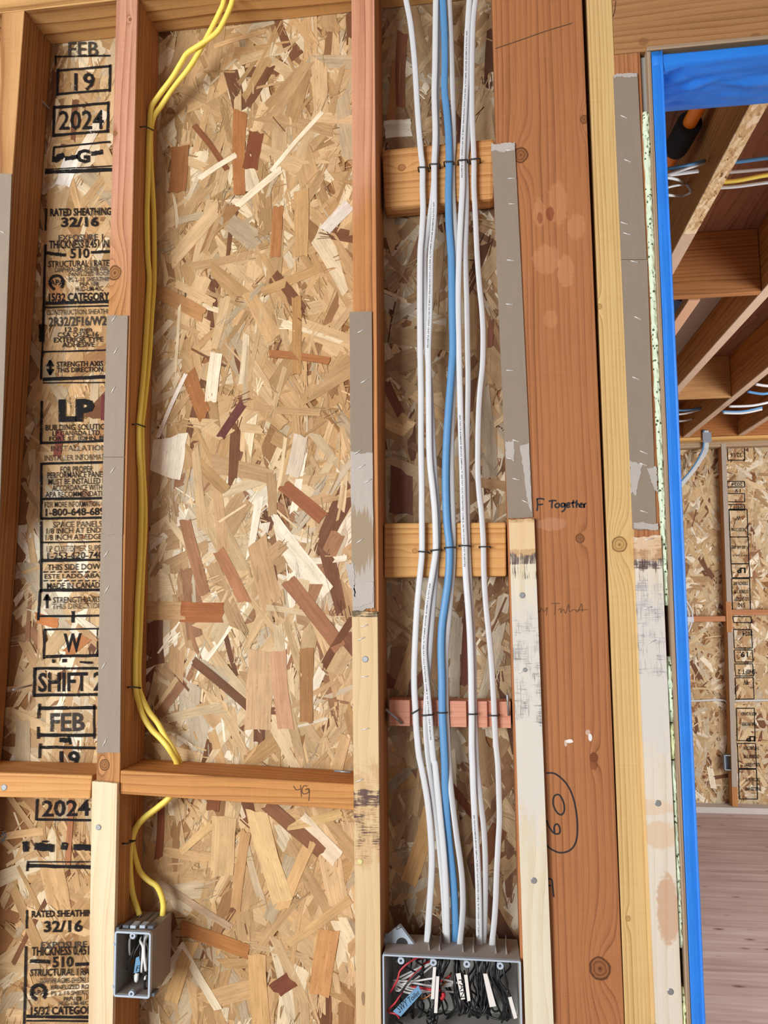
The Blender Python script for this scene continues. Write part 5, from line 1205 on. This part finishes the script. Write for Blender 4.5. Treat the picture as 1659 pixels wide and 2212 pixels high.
pb_ = box('joist_blocking', 1.047, 1.366, 3.54, 3.56, CJ, CJ+.244, wood('streaky_ply', C(196, 146, 96), C(120, 76, 48), .005, CJ+.9, 3.8, .02, 49.0), 'x'); tag(pb_, 'streaky plywood blocking panel between two far joists', 'block')
rb = box('rim_board', .7, 3.0, FY-.104, FY-.07, CJ, CT-.002, wood('rim_orange', C(172, 110, 60), C(130, 78, 40), .012, CJ-.2, 5.1, .012, 50.0), 'x'); tag(rb, 'orange rim board closing the far ends of joists', 'beam')
gp = box('ceiling_panel', .802, 1.003, 1.95, FY-.12, CJ+.16, CJ+.172, plain('grey_board', C(176, 168, 156), .85, var=.08, nscale=10), 'y', 0); tag(gp, 'grey board panel set between two joists', 'panel')
tb_ = [Pz(1449, 645, CJ+.05), Pz(1482, 642, CJ+.05), Pz(1479, 654, CJ+.03), Pz(1450, 690, CJ+.03)]
o = link('plastic_sheet', pymesh('plastic_sheet', tb_+[p+Vector((0, 0, .002)) for p in tb_], [(0, 1, 2, 3), (7, 6, 5, 4), (0, 4, 5, 1), (1, 5, 6, 2), (2, 6, 7, 3), (3, 7, 4, 0)]), plain('dark_blue_plastic', C(36, 66, 120), .4)); rebase(o); tag(o, 'scrap of dark blue plastic behind the cross beam', 'sheet')

# orange pipe and black coupling
pe = empty('sprinkler_pipe', Pz(1480, 300, CJ+.16)); tag(pe, 'orange pipe with black coupling in the joist bay', 'pipe')
a, b = Pz(1512, 225, CJ+.16), Pz(1432, 372, CJ+.16)
M_OR = plain('orange_pipe', C(246, 132, 28), .4)
tube('pipe_run', [a+(a-b)*.2, a, b, b+(b-a)*.3], .0190, .0190, M_OR, None, 1, 16, pe)
c0_, c1_ = a.lerp(b, .24), a.lerp(b, .66)
d_ = (c1_-c0_).normalized()
prof = [(0, .022), (.002, .029), (.008, .0335), (.02, .034), (.8, .034), (.93, .031), (.98, .025), (1.0, .019)]
cpts = [c0_.lerp(c1_, t) for t, _ in prof]; v_, f_, fr_c = sweep(cpts, 1.0, 1.0, None, 18)
v_ = [fr_c[i//18][0]+(q-fr_c[i//18][0])*prof[i//18][1] for i, q in enumerate(v_)]
adopt(rebase(link('coupling', pymesh('coupling', v_, f_, True), plain('black_coupling', C(14, 14, 14), .8))), pe)
# ceiling cables
def fcable(pts, mat, label, r=.004, ht=None, group='cables in the far room'):
    o, _ = tube('cable', pts, r, ht or r, mat, None, 6, 8); tag(o, label, 'cable', group); return o
Q = .92
fcable([P(1380, 376, Q), P(1437, 366, Q), P(1490, 356, Q), P(1522, 347, Q+.06)], M_BLUE, 'short blue cable ending at the first ceiling joist', .005)
fcable([P(1380, 390, Q), P(1437, 378, Q), P(1490, 362, Q), P(1522, 352, Q+.06)], M_WHITE, 'white cable beside the short blue one near orange pipe', .004)
fcable([P(1380, 384, Q), P(1440, 378, Q), P(1508, 369, Q+.03)], M_WHITE, 'flat white cable under the blue one by orange pipe', .006, .003)
fcable([P(1400, 382, Q), P(1450, 385, Q), Px(1480, 396, .592), Px(1492, 414, .5985), Px(1472, 423, .592), P(1430, 420, Q)], M_WHITE, 'looped white cable end below the orange pipe', .004)
fcable([P(1400, 418, Q), P(1450, 403, Q), Px(1482, 398, .599)], M_WHITE, 'inner white cable strand inside the loop below pipe', .003)
QR = 1.08
for (ya1, ya2, m, r, lb) in ((350, 341, M_BLUE, .006, 'blue cable crossing the upper right joist bay'), (371, 365, M_WHITE, .005, 'upper white cable crossing the right joist bay'), (391, 378, M_YEL, .0065, 'yellow cable crossing the upper right joist bay'), (403, 394, M_WHITE, .005, 'lower white cable under yellow one in joist bay')):
    fcable([P(1540, ya1+3, QR), P(1590, ya1, QR), P(1659, ya2, QR), P(1730, ya2-6, QR)], m, lb, r)
for (x0, y0, x1, y1, Yq, m, lb) in ((1440, 884, 1514, 881, 3.3, M_BLUE, 'blue cable entering third joist near far wall'), (1440, 895, 1512, 885, 3.3, M_WHITE, 'white cable beneath blue one at the third joist'), (1440, 907, 1496, 905, 3.6, M_WHITE, 'lowest grey cable left of the third joist'),
    (1560, 889, 1646, 880, 3.7, M_BLUE, 'blue cable between third and fourth joists'), (1562, 892, 1646, 884, 3.7, M_WHITE, 'white cable under blue between third and fourth joists'), (1615, 846, 1680, 845, 2.9, M_BLUE, 'pale blue cable at right over the third joist'), (1632, 830, 1690, 826, 2.7, M_WHITE, 'highest white cable at right over the third joist'), (1575, 878, 1680, 864, 3.3, M_WHITE, 'long slanted white cable over the fourth bay')):
    p0, p1 = P(x0, y0, Yq), P(x1, y1, Yq)
    if x0 == 1440: p1 = Px(x1, y1, 1.3655); p0 = P(x0, y0, p1.y)
    mid = p0.lerp(p1, .5)-Vector((0, 0, .012))
    fcable([p0, mid, p1], m, lb, .007)
# cables dropping from the grey tape wrap on the far wall
for k, m in enumerate((M_BLUE, M_WHITE, M_WHITE, M_WHITE)):
    fcable([P(1520+3*k, 930, FY-.13), P(1520+3*k, 958, FY-.03), P(1516+3.6*k, 975, FY-.02), P(1503+3*k, 1000, FY-.02), P(1484+3*k, 1026, FY-.02), P(1450, 1062+5*k, FY-.02)], m, ('blue', 'first white', 'second white', 'third white')[k]+' cable of the bundle dropping under the grey wrap', .006)
wrap = box('tape_wrap', P(1517, 945, FY-.11).x, P(1536, 945, FY-.11).x, FY-.122, FY-.108, P(1520, 956, FY-.11).z, P(1520, 934, FY-.11).z, plain('grey_wrap', C(140, 146, 156), .5), 'z', .003); tag(wrap, 'grey tape wrap on the ledger above the cable bundle', 'tape')
fcable([P(1470, 1278, FY-.02), P(1484, 1300, FY-.02), P(1495, 1322, FY-.02), P(1494, 1345, FY-.02), P(1486, 1365, FY-.02), P(1470, 1385, FY-.02)], M_WHITE, 'outer white cable loop through the far block', .006)
fcable([P(1470, 1290, FY-.01), P(1480, 1305, FY-.01), P(1488, 1325, FY-.01), P(1487, 1345, FY-.01), P(1480, 1360, FY-.01), P(1465, 1375, FY-.01)], M_WHITE, 'inner white cable loop through the far block', .006)
cw = box('tape_wrap', P(1478, 1338, FY).x, P(1497, 1338, FY).x, FY-.03, FY+.008, P(1488, 1344, FY).z, P(1488, 1332, FY).z, plain('pale_wrap', C(196, 200, 206), .5), 'z', .003); tag(cw, 'pale tape wrap on the far block by the cable loops', 'tape')
fcable([P(1440, 1512, FS-.012), P(1500, 1514, FS-.012), P(1555, 1512, FS-.012), P(1572, 1520, FS-.02), P(1580, 1560, FS-.02), P(1582, 1632, FS-.02)], M_WHITE, 'white cable crossing far sheathing then dropping to small box', .007)
fcable([P(1586, 1514, FS-.012), P(1630, 1513, FS-.012), P(1700, 1512, FS-.012)], M_WHITE, 'white cable across the upside down print', .007)
sbx = empty('outlet_box', P(1573, 1646, FY+.03)); tag(sbx, 'small blue grey outlet box on the far stud', 'outlet box')
o = shell('box_body', .06, .10, .05, .003, plain('blue_grey_box', C(126, 140, 156), .6), .002, sbx); o.location = (0, -.025, 0)
rimmesh('box_rim', .062, .102, .004, .006, M_RIM, sbx).location = (0, -.028, 0)
